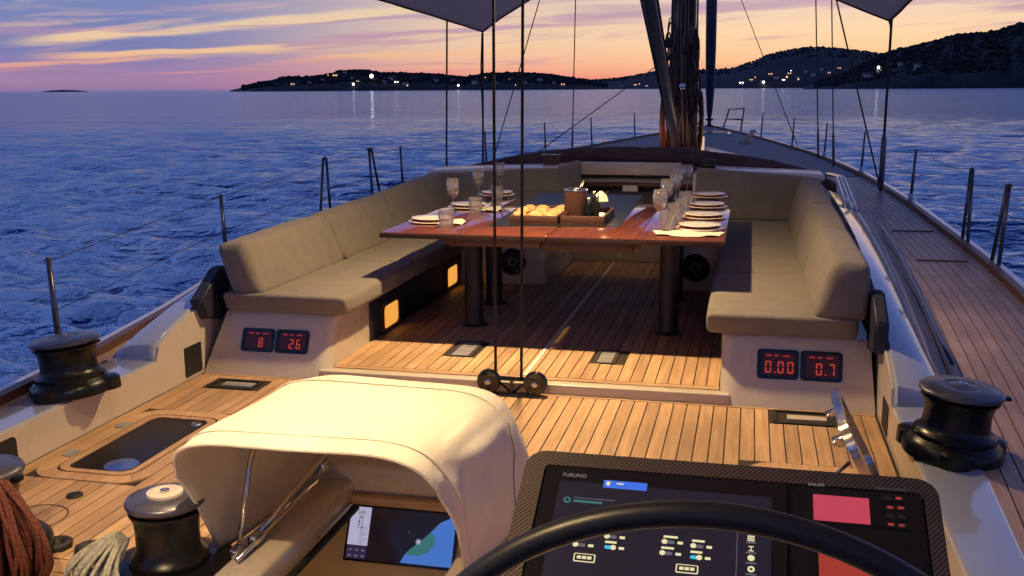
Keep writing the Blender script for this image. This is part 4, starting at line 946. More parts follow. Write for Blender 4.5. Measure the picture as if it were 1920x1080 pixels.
# grab rail along starboard coaming
for s in (1, -1):
    bm = new(); pts = []
    for y in np.linspace(5.6, 10.4, 14):
        pts.append((s * (side_in(y) + .045), y, dz(y) + .035))
    tube(bm, pts, .011, 8); tag(obj('coaming_rail', bm, M['darksteel'], smooth=True), 'dark tube running along the foot of the %s coaming' % ('starboard' if s > 0 else 'port'), 'rail', 'coaming rails')
for y, l in ((10.3, 'far'), (8.75, 'near')):
    bm = new(); box(bm, 2.62, 3.0 if y > 9 else 3.02, y - .012, y + .012, dz(y) + .001, dz(y) + .008)
    tag(obj('deck_strip', bm, M['caulk']), 'dark strip across the starboard side deck, the %s one' % l, 'strip', 'strips across the side deck')

# ------------------------------------------------------------------ mast, vang, forestay
ms = thing('mast', 'tall dark mast hung with rope tails and hardware at its foot', 'mast', (.08, 18.3, .5))
bm = new(); n = 20
def oval(cx, cy, z, a, b, n=20): return [(cx + a * math.cos(2 * PI * j / n), cy + b * math.sin(2 * PI * j / n), z) for j in range(n)]
loft(bm, [oval(.08, 18.3, z, .185, .27) for z in (.5, 1.5, 3, 5, 14)]); obj('spar', bm, M['mast'], ms, smooth=True)
rm = random.Random(4)
for i in range(44):
    a = rm.uniform(PI * 1.05, PI * 1.95); x0 = .08 + .225 * math.cos(a); y0 = 18.3 + .31 * math.sin(a); zt = rm.choice((2.2, 2.6, 4.2, 4.2, 4.2)); bm = new(); pts = []
    for k_ in range(9):
        z = .62 + (zt - .62) * k_ / 8; w = .03 * math.sin(k_ * 1.3 + i) * (1 if z < 2 else .3); pts.append((x0 + w + (.06 if z < .8 else 0) * math.cos(a), y0 - .02 - .03 * (z < 1.5), z))
    tube(bm, pts, rm.uniform(.011, .02), 6); obj('halyard', bm, M[rm.choice(('rope_dark', 'rope_brown', 'leather', 'rope_brown', 'rope_dark', 'rope_grey'))], ms, smooth=True)
for s in (-1, 1):
    for k_ in range(4):
        bm = new(); pts = []; 
        for i in range(25):
            a = 2 * PI * i / 24; pts.append((.08 + s * (.25 + .02 * k_) + .055 * math.cos(a), 18.05 - .03 * k_, 1.12 + (.46 + .02 * k_) * math.sin(a)))
        tube(bm, pts[:-1], .016, 6, closed=True); obj('rope_coil', bm, M['rope_red' if s < 0 else 'leather'], ms, smooth=True)
for (x, z, r_) in ((-.17, 2.45, .07), (.27, 2.42, .09), (.27, 2.15, .06), (.30, 1.7, .07), (.02, 1.55, .05), (.25, 1.35, .07), (-.12, 1.6, .05), (.2, 1.95, .05), (.1, 2.3, .05)):
    bm = new(); rbox(bm, x - r_ * .7, x + r_ * .7, 17.92, 18.1, z - r_ * 1.3, z + r_ * 1.3, .03, 2); obj('block', bm, M['black'], ms, ang=40)
for i in range(26):
    sx_ = rm.choice((-1, 1)); x0 = .08 + sx_ * rm.uniform(.12, .27); z0 = rm.uniform(.8, 2.6); ln = rm.uniform(.25, .6); wd = rm.uniform(.02, .06); bm = new()
    pts = [(x0 + wd * math.cos(2 * PI * k_ / 14), 17.95 - .05 * rm.random(), z0 + ln / 2 * math.sin(2 * PI * k_ / 14)) for k_ in range(14)]
    tube(bm, pts, rm.uniform(.010, .016), 5, closed=True); obj('rope_loop', bm, M[rm.choice(('rope_dark', 'rope_brown', 'leather', 'rope_dark'))], ms, smooth=True)
bm = new(); lathe(bm, [(0, .02), (.05, .015), (.06, 0)], n=16, mtx=frame_m((.08, 17.93, 1.72), (1, 0, 0), (0, 0, 1))); obj('winch_cap', bm, M['steel'], ms, smooth=True)
for x in (-.18, .42): 
    bm = new(); rbox(bm, x - .05, x + .05, 18.15, 18.25, .55, .86, .02, 2); obj('lit_fitting', bm, M['gold'] if x < 0 else mat('lit_post', (.6, .5, .3), .4, emit=(1, .65, .3), es=.6), ms, ang=40)
for lx in (.42, -.18):
    ld = bpy.data.lights.new('mast_foot_light', 'POINT'); ld.energy = 2.5; ld.color = (1, .62, .3); ld.shadow_soft_size = .05; lo = bpy.data.objects.new('mast_foot_light', ld); COL.objects.link(lo); lo.parent = ms; lo.location = Vector((lx * 1.5, 17.75, .95)) - ms.location
vg = thing('boom_vang', 'thick dark vang strut slanting up and aft from the mast foot', 'vang', (0, 17.9, .75))
bm = new(); tube(bm, [(0, 17.9, .72), (0, 16.5, 1.24), (0, 12.4, 2.86), (0, 11.2, 3.34)], [.085, .085, .085, .085], 14); obj('strut', bm, M['mast'], vg, smooth=True)
bm = new(); tube(bm, [(0.06, 17.9, .80), (.08, 12.4, 2.98)], .018, 6); tube(bm, [(-.06, 17.9, .66), (-.07, 12.4, 2.74)], .014, 6); obj('tackle', bm, M['rope_dark'], vg, smooth=True)
fs = thing('furled_headsail', 'dark furled headsail tapering down to its drum at the bow', 'sail', (.02, 31.5, .5))
bm = new(); tube(bm, [(.02, 31.5, .78), (.02, 31.46, 1.0), (.02, 31.3, 1.6), (.02, 31.0, 2.8), (.0, 30.2, 6.5)], [.05, .09, .13, .155, .17], 12); obj('furled_sail', bm, M['navy'], fs, smooth=True)
bm = new(); lathe(bm, [(0, 0), (.13, 0), (.14, .06), (.06, .1), (.05, .2), (.13, .24), (.1, .28), (0, .28)], (.02, 31.5, .5), 18); obj('drum', bm, M['black'], fs, ang=40)
bmn = thing('boom', 'long dark boom above the cockpit awning', 'boom', (0, 8, 3.5))
bm = new(); loft(bm, [[(.16 * math.cos(2 * PI * j / 16), y, z + .2 * math.sin(2 * PI * j / 16)) for j in range(16)] for y, z in ((18.0, 3.62), (9, 3.62), (-1, 3.62))]); obj('spar', bm, M['mast'], bmn, smooth=True)

# mainsheet block and ropes
bt = thing('sheet_block', 'twin black mainsheet block on the step riser', 'block', (0.0, 5.5, .06))
for x in (-.135, .135):
    Mo = frame_m((x, 5.36, .075), (1, 0, 0), (0, 0, 1))
    bm = new(); lathe(bm, [(0, .03), (.03, .03), (.062, .024), (.068, .012), (.06, 0), (.068, -.012), (.062, -.03), (0, -.03)], n=32, mtx=Mo); sv = obj('sheave', bm, M['blackgloss'], bt, ang=45)
    bm = new(); lathe(bm, [(0, .036), (.014, .036), (.018, .03)], n=16, mtx=Mo); obj('axle', bm, M['steel'], sv, smooth=True)
bm = new(); rbox(bm, -.10, .10, 5.33, 5.39, .088, .10, .004, 2); rbox(bm, -.15, .15, 5.33, 5.39, .0, .014, .004, 2); rbox(bm, -.008, .008, 5.34, 5.38, .014, .088, .003, 2)
for sx in (-1, 1):
    p0, p1 = Vector((sx * .09, 5.36, .085)), Vector((sx * .01, 5.36, .02)); tube(bm, [p0, p1], .008, 6)
obj('side_plate', bm, M['blackgloss'], bt, ang=40)
for i, (x, xt) in enumerate(((-.105, -.105), (.045, .06))):
    bm = new(); tube(bm, [(x, 5.40, .07), (x + (xt - x) * .5, 5.42, 1.6), (xt, 5.46, 3.5)], .0085, 8)
    tag(obj('mainsheet', bm, M['rope_black'], smooth=True), '%s of the two dark mainsheet ropes rising straight from the block' % ('left', 'right')[i], 'rope', 'mainsheet ropes')

# rigging wires
def wire(a, b, r, label, foot=None, m='wire', name='shroud'):
    t_ = thing(name, label, 'wire', a, 'rigging wires'); bm = new(); tube(bm, [a, b], r, 6); obj('wire', bm, M[m], t_, smooth=True)
    if foot:
        d = (Vector(b) - Vector(a)).normalized(); bm = new(); tube(bm, [a, Vector(a) + d * foot * .15, Vector(a) + d * foot * .85, Vector(a) + d * foot], [.012, foot_r, foot_r, .012], 8); obj('turnbuckle', bm, M['darksteel'], t_, smooth=True)
def ext(p, q, k): p, q = Vector(p), Vector(q); return tuple(p + (q - p) * k)
foot_r = .035; a = (2.88, 13.5, .40); wire(a, ext(a, (2.88, 13.5, 2.73), 2.2), .016, 'stoutest starboard shroud with a fat turnbuckle at its foot', .75)
foot_r = .02
wire(a, ext(a, (2.22, 13.5, 2.75), 2.2), .010, 'slanting starboard wire from the foot of the stout shroud', .1)
a = (2.45, 15.5, .55); wire(a, ext(a, (2.30, 15.5, 2.90), 2), .009, 'thin starboard wire right of the tall thin one', .5)
a = (2.45, 19, .42); wire(a, ext(a, (2.27, 19, 3.18), 2), .011, 'thin starboard wire nearest the mast', .55)
a = (-2.86, 13.6, .40); wire(a, ext(a, (-2.78, 13.5, 2.61), 2.2), .014, 'left-hand port shroud rising past the awning edge', .4)
a = (-2.50, 14.25, .55); wire(a, (-2.47, 14.2, 2.47), .016, 'port awning pole standing under the left awning corner', .5)
a = (-2.70, 15.5, .5); wire(a, ext(a, (-1.93, 15.5, 2.97), 2), .009, 'slanting port wire crossing behind the mainsheet')
a = (-2.1, 19.5, .45); wire(a, ext(a, (-2.05, 19.5, 3.32), 2), .011, 'port wire midway between the mainsheet and the mast', .5)
a = (-2.7, 18.5, .45); wire(a, (-.1, 22.0, 2.6), .010, 'slack line sloping from the port deck up to the mast')
a = (2.2, 21.5, .5); wire(a, (.1, 28.5, 5.8), .010, 'long line sloping from the starboard foredeck towards the forestay')
# lifelines + stanchions
def stanchion(s, y, label, h=.62):
    b = hb(y, s) - .02; z = dz(y); t_ = thing('stanchion', label, 'stanchion', (s * b, y, z), 'stanchions along the rails')
    bm = new(); tube(bm, [(s * b, y, z), (s * (b + .025), y, z + h)], [.019, .014], 8); obj('post', bm, M['darksteel'], t_, smooth=True)
    bm = new(); lathe(bm, [(0, .07), (.03, .06), (.035, .0), (.05, 0), (.05, -.03), (0, -.03)], (s * b, y, z + .05), 12); obj('socket', bm, M['steel'], t_, smooth=True)
sy = {-1: [4.7, 7.4, 12.4, 15.9, 19.2, 22.0, 25.3], 1: [12.4, 15.9, 19.2, 22.0, 25.5]}
for s in (-1, 1):
    for i, y in enumerate(sy[s]): stanchion(s, y, '%s stanchion from the stern along the %s rail' % (('first', 'second', 'third', 'fourth', 'fifth', 'sixth', 'seventh')[i], 'port' if s < 0 else 'starboard'))
    ys = [4.7, 7.4, 10.2, 12.4, 15.9, 19.2, 22, 25.4] if s < 0 else [9.9, 12.4, 15.9, 19.2, 22, 25.4]
    for k_, h in enumerate((.60, .32)):
        bm = new(); tube(bm, [(s * (hb(y, s) + .002), y, dz(y) + h) for y in ys], .003, 5)
        tag(obj('lifeline', bm, M['wire']), '%s lifeline wire along the %s rail' % ('upper' if k_ == 0 else 'lower', 'port' if s < 0 else 'starboard'), 'wire', 'lifelines')
for s, gs in ((1, (8.45, 9.75)), (-1, (10.2, 11.4))):
    for i, y in enumerate(gs):
        b = hb(y, s) - .02; z = dz(y); t_ = thing('gate_stanchion', 'A-shaped boarding gate frame, the %s on the %s side' % ('nearer' if i == 0 else 'farther', 'port' if s < 0 else 'starboard'), 'stanchion', (s * b, y, z), 'boarding gate frames')
        d = (-.25 if i else .25) if s > 0 else (.3 if i else -.3)
        for q in ((0, 0), (1, d)):
            bm = new(); tube(bm, [(s * b, y + (d if q[0] else 0), z - .02), (s * (b + .03), y + (d * .25 if q[0] else 0), z + .66)], .016, 8); obj('post', bm, M['darksteel'], t_, smooth=True)
        bm = new(); tube(bm, [(s * (b + .03), y - .05, z + .66), (s * (b + .03), y + d * .25 + .05, z + .665)], .013, 8); obj('top_bar', bm, M['darksteel'], t_, smooth=True)
        bm = new(); tube(bm, [(s * (b + .012), y, z + .24), (s * (b + .012), y + d * .72, z + .22)], .008, 6); obj('brace', bm, M['steel'], t_, smooth=True)
pp = thing('bow_pulpit', 'dark tubular pulpit frame at the bow', 'pulpit', (.6, 29.5, .5))
for pts in ([(.45, 30.6, .5), (.62, 30.4, 1.08), (1.05, 28.8, 1.12), (.98, 28.9, .5)], [(.53, 30.5, .8), (1.0, 28.85, .82)], [(-.45, 30.6, .5), (-.5, 30.4, 1.05), (-.9, 29, 1.08), (-.85, 29, .5)]):
    bm = new(); tube(bm, pts, .022, 8); obj('tube_frame', bm, M['darksteel'], pp, smooth=True)
t_ = thing('wooden_cleat_board', 'small tan wooden passerelle leg folded on the foredeck', 'board', (1.2, 23.5, .5))
for a_, b_ in (((1.05, 22.6, .52), (1.35, 24.0, .72)), ((1.18, 22.7, .52), (1.28, 24.1, .72))):
    bm = new(); tube(bm, [a_, b_], .035, 4); obj('leg', bm, M['teak'], t_)
t_ = thing('foredeck_hatch', 'low dark-edged hatch on the foredeck centreline', 'hatch', (.45, 27, .55))
bm = new(); rbox(bm, -.1, .75, 26.2, 28.0, .5, .545, .01); obj('frame', bm, M['gel_w'], t_, ang=40)
bm = new(); rbox(bm, -.02, .67, 26.3, 27.9, .545, .555, .004); obj('pane', bm, M['lens'], t_, ang=40)

# ------------------------------------------------------------------ awning
bm = new(); rows = []
tipY = 13.5
for i in range(33):
    u = i / 32; row = []
    for j in range(41):
        v = -1 + 2 * j / 40; tY = 14.2 if v < 0 else 13.5; tY = 13.85 - .35 * v; y_e = tY - (tY - 1.5) * u; x = v * ((2.47 + .1 * math.sin(PI * u)) if v < 0 else (2.86 - .08 * math.sin(PI * u)))
        arch = 1 - abs(v) ** 1.2
        y = y_e - (1 - u) * 1.6 * (1 - v * v)
        z = 2.49 + .16 * math.sin(PI * min(u, 1) * .9) * abs(v) ** 2 + .78 * arch * (1 + .12 * u) + .02 * noise.noise((x * 2, y * .8, 0))
        row.append((x, y, z))
    rows.append(row)
grid(bm, rows); aw = obj('awning', bm, M['awning'], smooth=True); tag(aw, 'pale cloth awning stretched over the cockpit to two pointed front corners', 'awning')
sm = aw.modifiers.new('thick', 'SOLIDIFY'); sm.thickness = .012
for s in (-1, 1):
    bm = new(); tube(bm, [(-2.45, 14.15, 2.52), (-2.48, 14.2, 2.46), (-2.50, 14.2, 2.0), (-2.49, 14.22, 1.3)] if s < 0 else [(2.83, tipY - .05, 2.52), (2.87, tipY + .02, 2.44), (2.88, tipY, 2.36)], .011, 6)
    tag(obj('awning_tie', bm, M['rope_dark'], smooth=True), 'short dark cord tying down the %s corner of the awning' % ('port' if s < 0 else 'starboard'), 'cord', 'awning cords')
    bm = new(); tube(bm, [rows[i][0 if s < 0 else 40] for i in range(33)], .016, 6); obj('edge_rope', bm, M['cover'], aw, smooth=True)
bm = new(); tube(bm, [rows[0][j] for j in range(41)], .018, 6); obj('edge_rope', bm, M['cover'], aw, smooth=True)

# lamps hung under the awning ridge (out of frame): they light the cockpit
def deck_lamp(y, z, power, x=0., size=.10, label='', spread=None):
    t_ = thing('cockpit_lamp', label, 'lamp', (x, y, z), 'cockpit lamps under the boom')
    bm = new(); lathe(bm, [(0, .09), (.05, .09), (.075, .02), (.08, -.005), (.066, -.005), (.06, .012), (0, .012)], (x, y, z), 24); obj('housing', bm, M['black'], t_, ang=40)
    bm = new(); tube(bm, [(x, y, z + .09), (x, y, 3.6)], .006, 6); obj('hanger', bm, M['rope_dark'], t_)
    ld = bpy.data.lights.new('lamp_light', 'AREA'); ld.shape = 'DISK'; ld.size = size; ld.energy = power; ld.color = (1.0, .685, .33)
    if spread: ld.spread = math.radians(spread)
    lo = bpy.data.objects.new('lamp_light', ld); COL.objects.link(lo); lo.parent = t_; lo.location = (0, 0, -.012)
deck_lamp(5.85, 2.85, 112, label='middle cockpit lamp above the table edge', spread=138)
deck_lamp(3.1, 2.75, 26, x=-.1, label='lamp directly above the companionway hood', spread=95)
deck_lamp(1.0, 2.62, 86, x=-.30, label='aft cockpit lamp above the companionway hood', spread=120)
deck_lamp(9.6, 2.95, 2.5, label='forward cockpit lamp above the far end of the table')
cl_ = thing('cabin_lamp', 'small lamp below deck lighting the nav desk', 'lamp', (.0, 2.3, -.12))
bm = new(); lathe(bm, [(0, .03), (.06, .03), (.07, 0), (.06, -.004), (0, -.004)], (0, 2.3, -.12), 20); obj('housing', bm, M['steel'], cl_, ang=40)
ld = bpy.data.lights.new('cabin_light', 'AREA'); ld.shape = 'DISK'; ld.size = .12; ld.energy = 9; ld.color = (1, .62, .28); lo = bpy.data.objects.new('cabin_light', ld); COL.objects.link(lo); lo.parent = cl_; lo.location = (0, 0, -.01); lo.rotation_euler = (math.radians(40), 0, 0)
st_ = thing('passage_fill_lamp', 'small added lamp under the far end of the table lighting the passage wall', 'lamp', (.1, 9.0, .70))  # added lamp, put here only to brighten the passage wall
bm = new(); lathe(bm, [(0, .03), (.04, .03), (.045, 0), (.04, -.004), (0, -.004)], (.1, 9.0, .70), 18); obj('housing', bm, M['steel'], st_, ang=40)
ld = bpy.data.lights.new('passage_fill_light', 'AREA'); ld.shape = 'DISK'; ld.size = .06; ld.energy = .6; ld.color = (1, .66, .32); lo = bpy.data.objects.new('passage_fill_light', ld); COL.objects.link(lo); lo.parent = st_; lo.location = (0, 0, -.01); lo.rotation_euler = (math.radians(55), 0, 0)
pl = bpy.data.lights.new('table_lamp_light', 'POINT'); pl.energy = 1.2; pl.color = (1, .7, .35); pl.shadow_soft_size = .03
po = bpy.data.objects.new('table_lamp_light', pl); COL.objects.link(po); po.location = (.235, 7.16, TZ + .24)

# ------------------------------------------------------------------ winches
def winch(name, label, x, y, z, R, Hh, tilt=(0, 0), flare=1.0, cap='grey_top', feet=True, cream=False):
    t_ = thing(name, label, 'winch', (x, y, z), 'cockpit winches'); t_.rotation_euler = (math.radians(tilt[0]), math.radians(tilt[1]), 0)
    k = R; bm = new(); h = Hh
    lathe(bm, [(0, 0), (k * 1.18 * flare, 0), (k * 1.2 * flare, .012), (k * 1.18 * flare, h * .17), (k * 1.08 * flare, h * .22), (k * 1.0, h * .27)], n=44); obj('base', bm, M['black'], t_, ang=45, world=False)
    bm = new(); lathe(bm, [(k * .98, h * .27), (k * .99, h * .33), (k * .86, h * .37), (k * .80, h * .45), (k * .79, h * .62), (k * .84, h * .76), (k * .93, h * .82), (k * .93, h * .84), (k * .78, h * .85)], n=44)
    for v in bm.verts:
        a = math.atan2(v.co.y, v.co.x)
        if h * .36 < v.co.z < h * .75: f = 1 + .006 * (round(a / (2 * PI / 44)) % 2); v.co.x *= f; v.co.y *= f
    obj('drum', bm, M['black'], t_, ang=45, world=False)
    bm = new(); lathe(bm, [(k * .74, h * .84), (k * .94, h * .88), (k * 1.0, h * .91), (k * 1.0, h * .94), (k * .95, h * .965), (k * .5, h * .995), (k * .42, h * .995), (k * .40, h * .985), (k * .3, h * 1.0), (0, h * 1.01)], n=44); tp = obj('top_cap', bm, M[cap], t_, ang=45, world=False)
    if cream:
        bm = new(); lathe(bm, [(k * .46, h * .99), (k * .45, h * 1.02), (k * .3, h * 1.03), (k * .26, h * 1.015), (0, h * 1.02)], n=30); obj('cap_ring', bm, M['gel'], tp, ang=45, world=False)
    bm = new(); lathe(bm, [(0, h * 1.01), (k * .06, h * 1.015), (k * .06, h * 1.04), (k * .12, h * 1.04), (k * .12, h * 1.0)], n=12); obj('handle_socket', bm, M['steel'], tp, ang=45, world=False)
    bm = new(); rbox(bm, k * .7, k * 1.16, -.02, .02, h * .86, h * .92, .008, 2); obj('feeder_arm', bm, M['black'], t_, ang=40, world=False)
    if feet:
        for i, a in enumerate((20, 150, 265)):
            a = math.radians(a); bm = new(); lathe(bm, [(0, -.0), (k * .42, 0), (k * .42, h * .2), (k * .3, h * .24), (0, h * .24)], (k * .98 * math.cos(a), k * .98 * math.sin(a), 0), 20); obj('motor_foot', bm, M['black'], t_, ang=45, world=False)
    return t_
winch('winch', 'big black starboard winch with blue-grey cap standing on the coaming', 2.12, 4.31, .2, .165, .30, (2, 4))
winch('winch', 'big black port winch with blue-grey cap standing on the coaming', -2.05, 4.32, .2, .17, .29, (0, -5))
w3 = winch('winch', 'black winch with cream centre cap left of the companionway hood', -.66, 2.93, 0, .135, .34, (0, 0), 1.55, cream=True, feet=False)
w3.rotation_euler = (0, 0, 2.6)
w4 = winch('winch', 'dark winch at the lower left corner wrapped in red rope', -1.43, 2.96, 0, .15, .37, (0, 0), 1.25, feet=False)
# rope bundles
def bundle(name, label, m, cx, cy, z0, z1, n, spread, dirv, seed, rr=.008, bow=.1):
    rn = random.Random(seed); t_ = thing(name, label, 'rope', (cx, cy, z0), 'rope bundles'); d = Vector(dirv).normalized(); side = Vector((-d.y, d.x, 0))
    for i in range(n):
        off = rn.uniform(-1, 1); dep = rn.uniform(0, 1); bm = new(); pts = []
        w = spread * off; bulge = bow * (.55 + .7 * dep)
        for k_ in range(17):
            u = k_ / 16; z = z1 + (z0 - z1) * u
            wd = .25 + .95 * math.sin(PI * min(u * .62 + .06, 1)); out = bulge * math.sin(PI * (.12 + .70 * u)) + .03
            p = Vector((cx, cy, z)) + side * (w * wd + .006 * math.sin(u * 9 + i)) + d * (out + .006 * math.cos(u * 7 + i * 2)); pts.append(p)
        tube(bm, pts, rr * rn.uniform(.85, 1.15), 7); obj('rope_strand', bm, M[m], t_, smooth=True)
    return t_
bundle('rope_bundle', 'thick bundle of red-brown rope hanging over the left-hand winch', 'rope_red', -1.33, 2.86, -.02, .37, 46, .13, (.75, -.66, 0), 5, .0085, .16)
bundle('rope_bundle', 'loose bundle of dark olive rope behind the red one', 'rope_dark', -1.36, 2.90, -.02, .36, 18, .12, (.75, -.66, 0), 6, .009, .10)
bundle('rope_bundle', 'bundle of pale grey rope hanging beside the winch by the hood', 'rope_grey', -.76, 2.92, -.02, .20, 46, .10, (-.55, -.83, 0), 9, .0085, .17)
bm = new(); tube(bm, [(-.50, 2.98, .05), (-.58, 2.86, .03), (-.66, 2.74, .02), (-.74, 2.6, .012), (-.8, 2.4, .012)], .011, 8); tag(obj('rope_tail', bm, M['rope_grey'], smooth=True), 'single pale rope tail running aft from under the hood', 'rope')
# rope organiser rings on the sole
for i, (x, y) in enumerate(((-1.36, 3.12), (-1.245, 3.10), (-1.10, 3.09))):
    bm = new(); lathe(bm, [(.052, 0), (.055, .012), (.05, .026), (.04, .028), (.024, .022), (.02, .006), (0, .006)], (x, y, 0.001), 26)
    for v in bm.verts:
        a = math.atan2(v.co.y - y, v.co.x - x)
        if math.hypot(v.co.x - x, v.co.y - y) > .045: f = 1 + .05 * math.sin(a * 8); v.co.x = x + (v.co.x - x) * f; v.co.y = y + (v.co.y - y) * f
    tag(obj('switch_button', bm, M['rubber'], smooth=True), 'black rubber foot button on the sole, %s of three in a row' % ('left', 'middle', 'right')[i], 'button', 'rubber foot buttons')
bm = new(); lathe(bm, [(.035, 0), (.033, .008), (.02, .009), (0, .006)], (-1.50, 3.55, .001), 20); tag(obj('deck_plug', bm, M['rubber'], smooth=True), 'small dark deck plug beside the red rope', 'plug')
bm = new()
for s_, c_ in ((1, -1.52),):
    ringprism(bm, [(c_ + .13 * math.cos(2 * PI * i / 30), 3.32 + .13 * math.sin(2 * PI * i / 30)) for i in range(30)], [(c_ + .124 * math.cos(2 * PI * i / 30), 3.32 + .124 * math.sin(2 * PI * i / 30)) for i in range(30)], -.001, .0015)
tag(obj('inspection_cover', bm, M['caulk']), 'round inspection cover outline in the teak by the red rope', 'cover')

# ------------------------------------------------------------------ companionway hood
hd = thing('companionway_hood', 'cream canvas hood stretched on hoops over the aft companionway', 'hood', (-.05, 3.3, 0))
def arch(cx, hw, zf, zt, yf, yt, p=.42, n=40, skew=0):
    out = []
    for i in range(n + 1):
        a = PI - PI * i / n; c_, s_ = math.cos(a), math.sin(a)
        X = cx + hw * math.copysign(abs(c_) ** p, c_); u = abs(s_) ** p; Z = zf + (zt - zf) * u + skew * (X - cx) * u; Y = yf + (yt - yf) * u
        out.append((X, Y, Z))
    return out
secs = [arch(-.085, .465, .06, .615, 3.08, 2.72, .33), arch(-.08, .47, .05, .63, 3.16, 2.86, .33), arch(-.06, .475, .045, .63, 3.3, 3.1, .34), arch(-.04, .485, .04, .625, 3.5, 3.4, .35), arch(-.04, .48, .035, .595, 3.68, 3.6, .37), arch(-.045, .47, .03, .48, 3.85, 3.76, .44), arch(-.05, .46, .03, .30, 4.0, 3.92, .5), arch(-.05, .44, .02, .13, 4.15, 4.02, .6), arch(-.05, .42, .012, .03, 4.22, 4.2, .7)]
bm = new(); rows = []
for a_, b_ in zip(secs, secs[1:]):
    for q in range(3):
        f = q / 3; rows.append([tuple(Vector(p).lerp(Vector(r_), f)) for p, r_ in zip(a_, b_)])
rows.append(secs[-1])
def crease(x, y, z):
    w = 1 if (.06 < z < .52 and y > 2.8) else .1
    dx = .008 * noise.noise((x * 4, y * 4, z * 5)) + w * (.016 * noise.noise((9.1, y * 7, z * 9)) + .010 * (1 - 2 * abs(noise.noise((3.3, y * 6 + z * 5, z * 4)))))
    return (x + dx, y, z + .012 * noise.noise((x * 3.1, y * 3, z * 3 + 5)) - .018 * math.exp(-((y - 3.1) ** 2) / .02) * (abs(x + .06) < .4))
rows = [[crease(*p) for p in r_] for r_ in rows]
grid(bm, rows); cn = obj('canvas', bm, M['canvas'], hd, smooth=True); sm = cn.modifiers.new('thick', 'SOLIDIFY'); sm.thickness = .006; sm.offset = 0
ss = cn.modifiers.new('sub', 'SUBSURF'); ss.levels = 1; ss.render_levels = 1
bm = new(); tube(bm, rows[0], .0065, 8); obj('rim_piping', bm, M['canvas'], hd, smooth=True)
for ri in (2, 9):
    bm = new(); tube(bm, [Vector(p) + Vector((0, 0, .004)) + Vector((.004 if p[0] > 0 else -.004, 0, 0)) for p in rows[ri]], .0028, 6); obj('hoop_seam', bm, M['canvas'], hd, smooth=True)
bm = new(); pr_ = [(p[0] + .002, p[1] - .004 + .002, p[2] + .006) for p in secs[3]]; 
sb = [Vector(secs[i][36]) + Vector((.006, 0, .004)) for i in (3, 4, 5, 6, 7)]
bm.free(); bm = new(); tube(bm, [Vector(p) + Vector((.0075, 0, 0)) for p in rows[9][33:41]], .0018, 6); obj('seam', bm, M['cover'], hd)
for nm_, pts, r_ in (('bow_tube', [(-.45, 3.30, .57), (-.48, 3.20, .36), (-.46, 3.06, .12)], .012), ('bow_tube', [(-.44, 3.1, .10), (-.40, 3.5, .20), (-.36, 3.8, .28)], .012), ('bow_tube', [(-.42, 2.96, .10), (-.40, 3.3, .13), (-.38, 3.62, .20)], .009)):
    bm = new(); tube(bm, pts, r_, 8); obj(nm_, bm, M['steel'], hd, smooth=True)
for p in ((-.45, 3.02, .10), (-.42, 3.1, .12), (-.38, 3.62, .2)):
    bm = new(); rbox(bm, p[0] - .016, p[0] + .016, p[1] - .03, p[1] + .03, p[2] - .02, p[2] + .02, .006, 2); obj('hinge_fitting', bm, M['steel'], hd, ang=40)
# companionway frame and what is below
cf = thing('hatch_frame', 'cream raised frame of the aft companionway under the hood', 'hatch frame', (-.05, 3.2, 0))
bm = new(); rbox(bm, -.47, -.31, 1.9, 3.80, -.02, .085, .02); obj('side_frame', bm, M['gel'], cf, ang=40)
bm = new(); rbox(bm, .30, .42, 1.9, 3.80, -.02, .085, .02); obj('side_frame', bm, M['gel'], cf, ang=40)
bm = new(); rbox(bm, -.49, .44, 3.77, 3.93, -.02, .16, .04, 5); obj('forward_frame', bm, M['gel'], cf, ang=40)
bm = new(); rbox(bm, -.31, .30, 3.72, 3.765, -.0, .04, .008); obj('trim_bar', bm, M['teak_x'], cf, ang=40)
bm = new(); box(bm, -.312, -.288, 1.9, 3.76, -.035, -.018); obj('dark_gutter', bm, M['rubber'], cf)
wl = thing('nav_desk', 'cream sloping desk below deck that carries the chart screen', 'desk', (0, 3.3, -.4))
bm = new(); box(bm, -.62, .6, 1.7, 1.74, -1.3, -.03); box(bm, -.62, -.58, 1.74, 3.95, -1.3, -.03); box(bm, .56, .6, 1.74, 3.95, -1.3, -.03); box(bm, -.62, .6, 3.95, 3.99, -1.3, -.03); box(bm, -.62, .6, 1.7, 3.99, -1.34, -1.3)
obj('cabin_wall', bm, M['gel'], wl)
dm = frame_m((-.43, 3.50, -.70), (1, 0, 0), (0, .46, .88))     # desk plane
bm = new(); rbox(bm, -.18, 1.0, -.30, .79, -.04, 0, .01, 2, dm); obj('desk_top', bm, mat('desk_cream', (.46, .34, .21), .4, var=.06), wl, ang=40)
cs = thing('chart_screen', 'lit chart screen below deck with pale data column and blue sea', 'screen', (-.05, 3.6, -.2))
sm_ = dm @ Matrix.Translation((.085, .505, 0)); SW, SH = .47, .22
bm = new(); prism(bm, rrect(-.008, SW + .008, -.008, SH + .008, .006), .002, .02, sm_); obj('case', bm, M['scr_black'], cs)
bm = new(); box(bm, 0, SW, 0, SH, .0203, .021, sm_); obj('display_panel', bm, emi('chart_dark', s2l((38, 28, 34)), .5, .1), cs)
bm = new(); box(bm, .002, .092, .058, SH - .003, .0214, .022, sm_); obj('data_column', bm, M['scr_pale'], cs)
bm = new(); box(bm, .002, .092, .003, .056, .0214, .022, sm_); obj('key_block', bm, emi('key_purple', s2l((60, 45, 85)), .6), cs)
bm = new(); ol = [(.245, .004), (.26, .035), (.285, .065), (.32, .095), (.365, .14), (.40, .18), (SW - .003, SH - .006), (SW - .003, .004)]; prism(bm, ol, .0214, .022, sm_); obj('sea_area', bm, M['scr_sea'], cs)
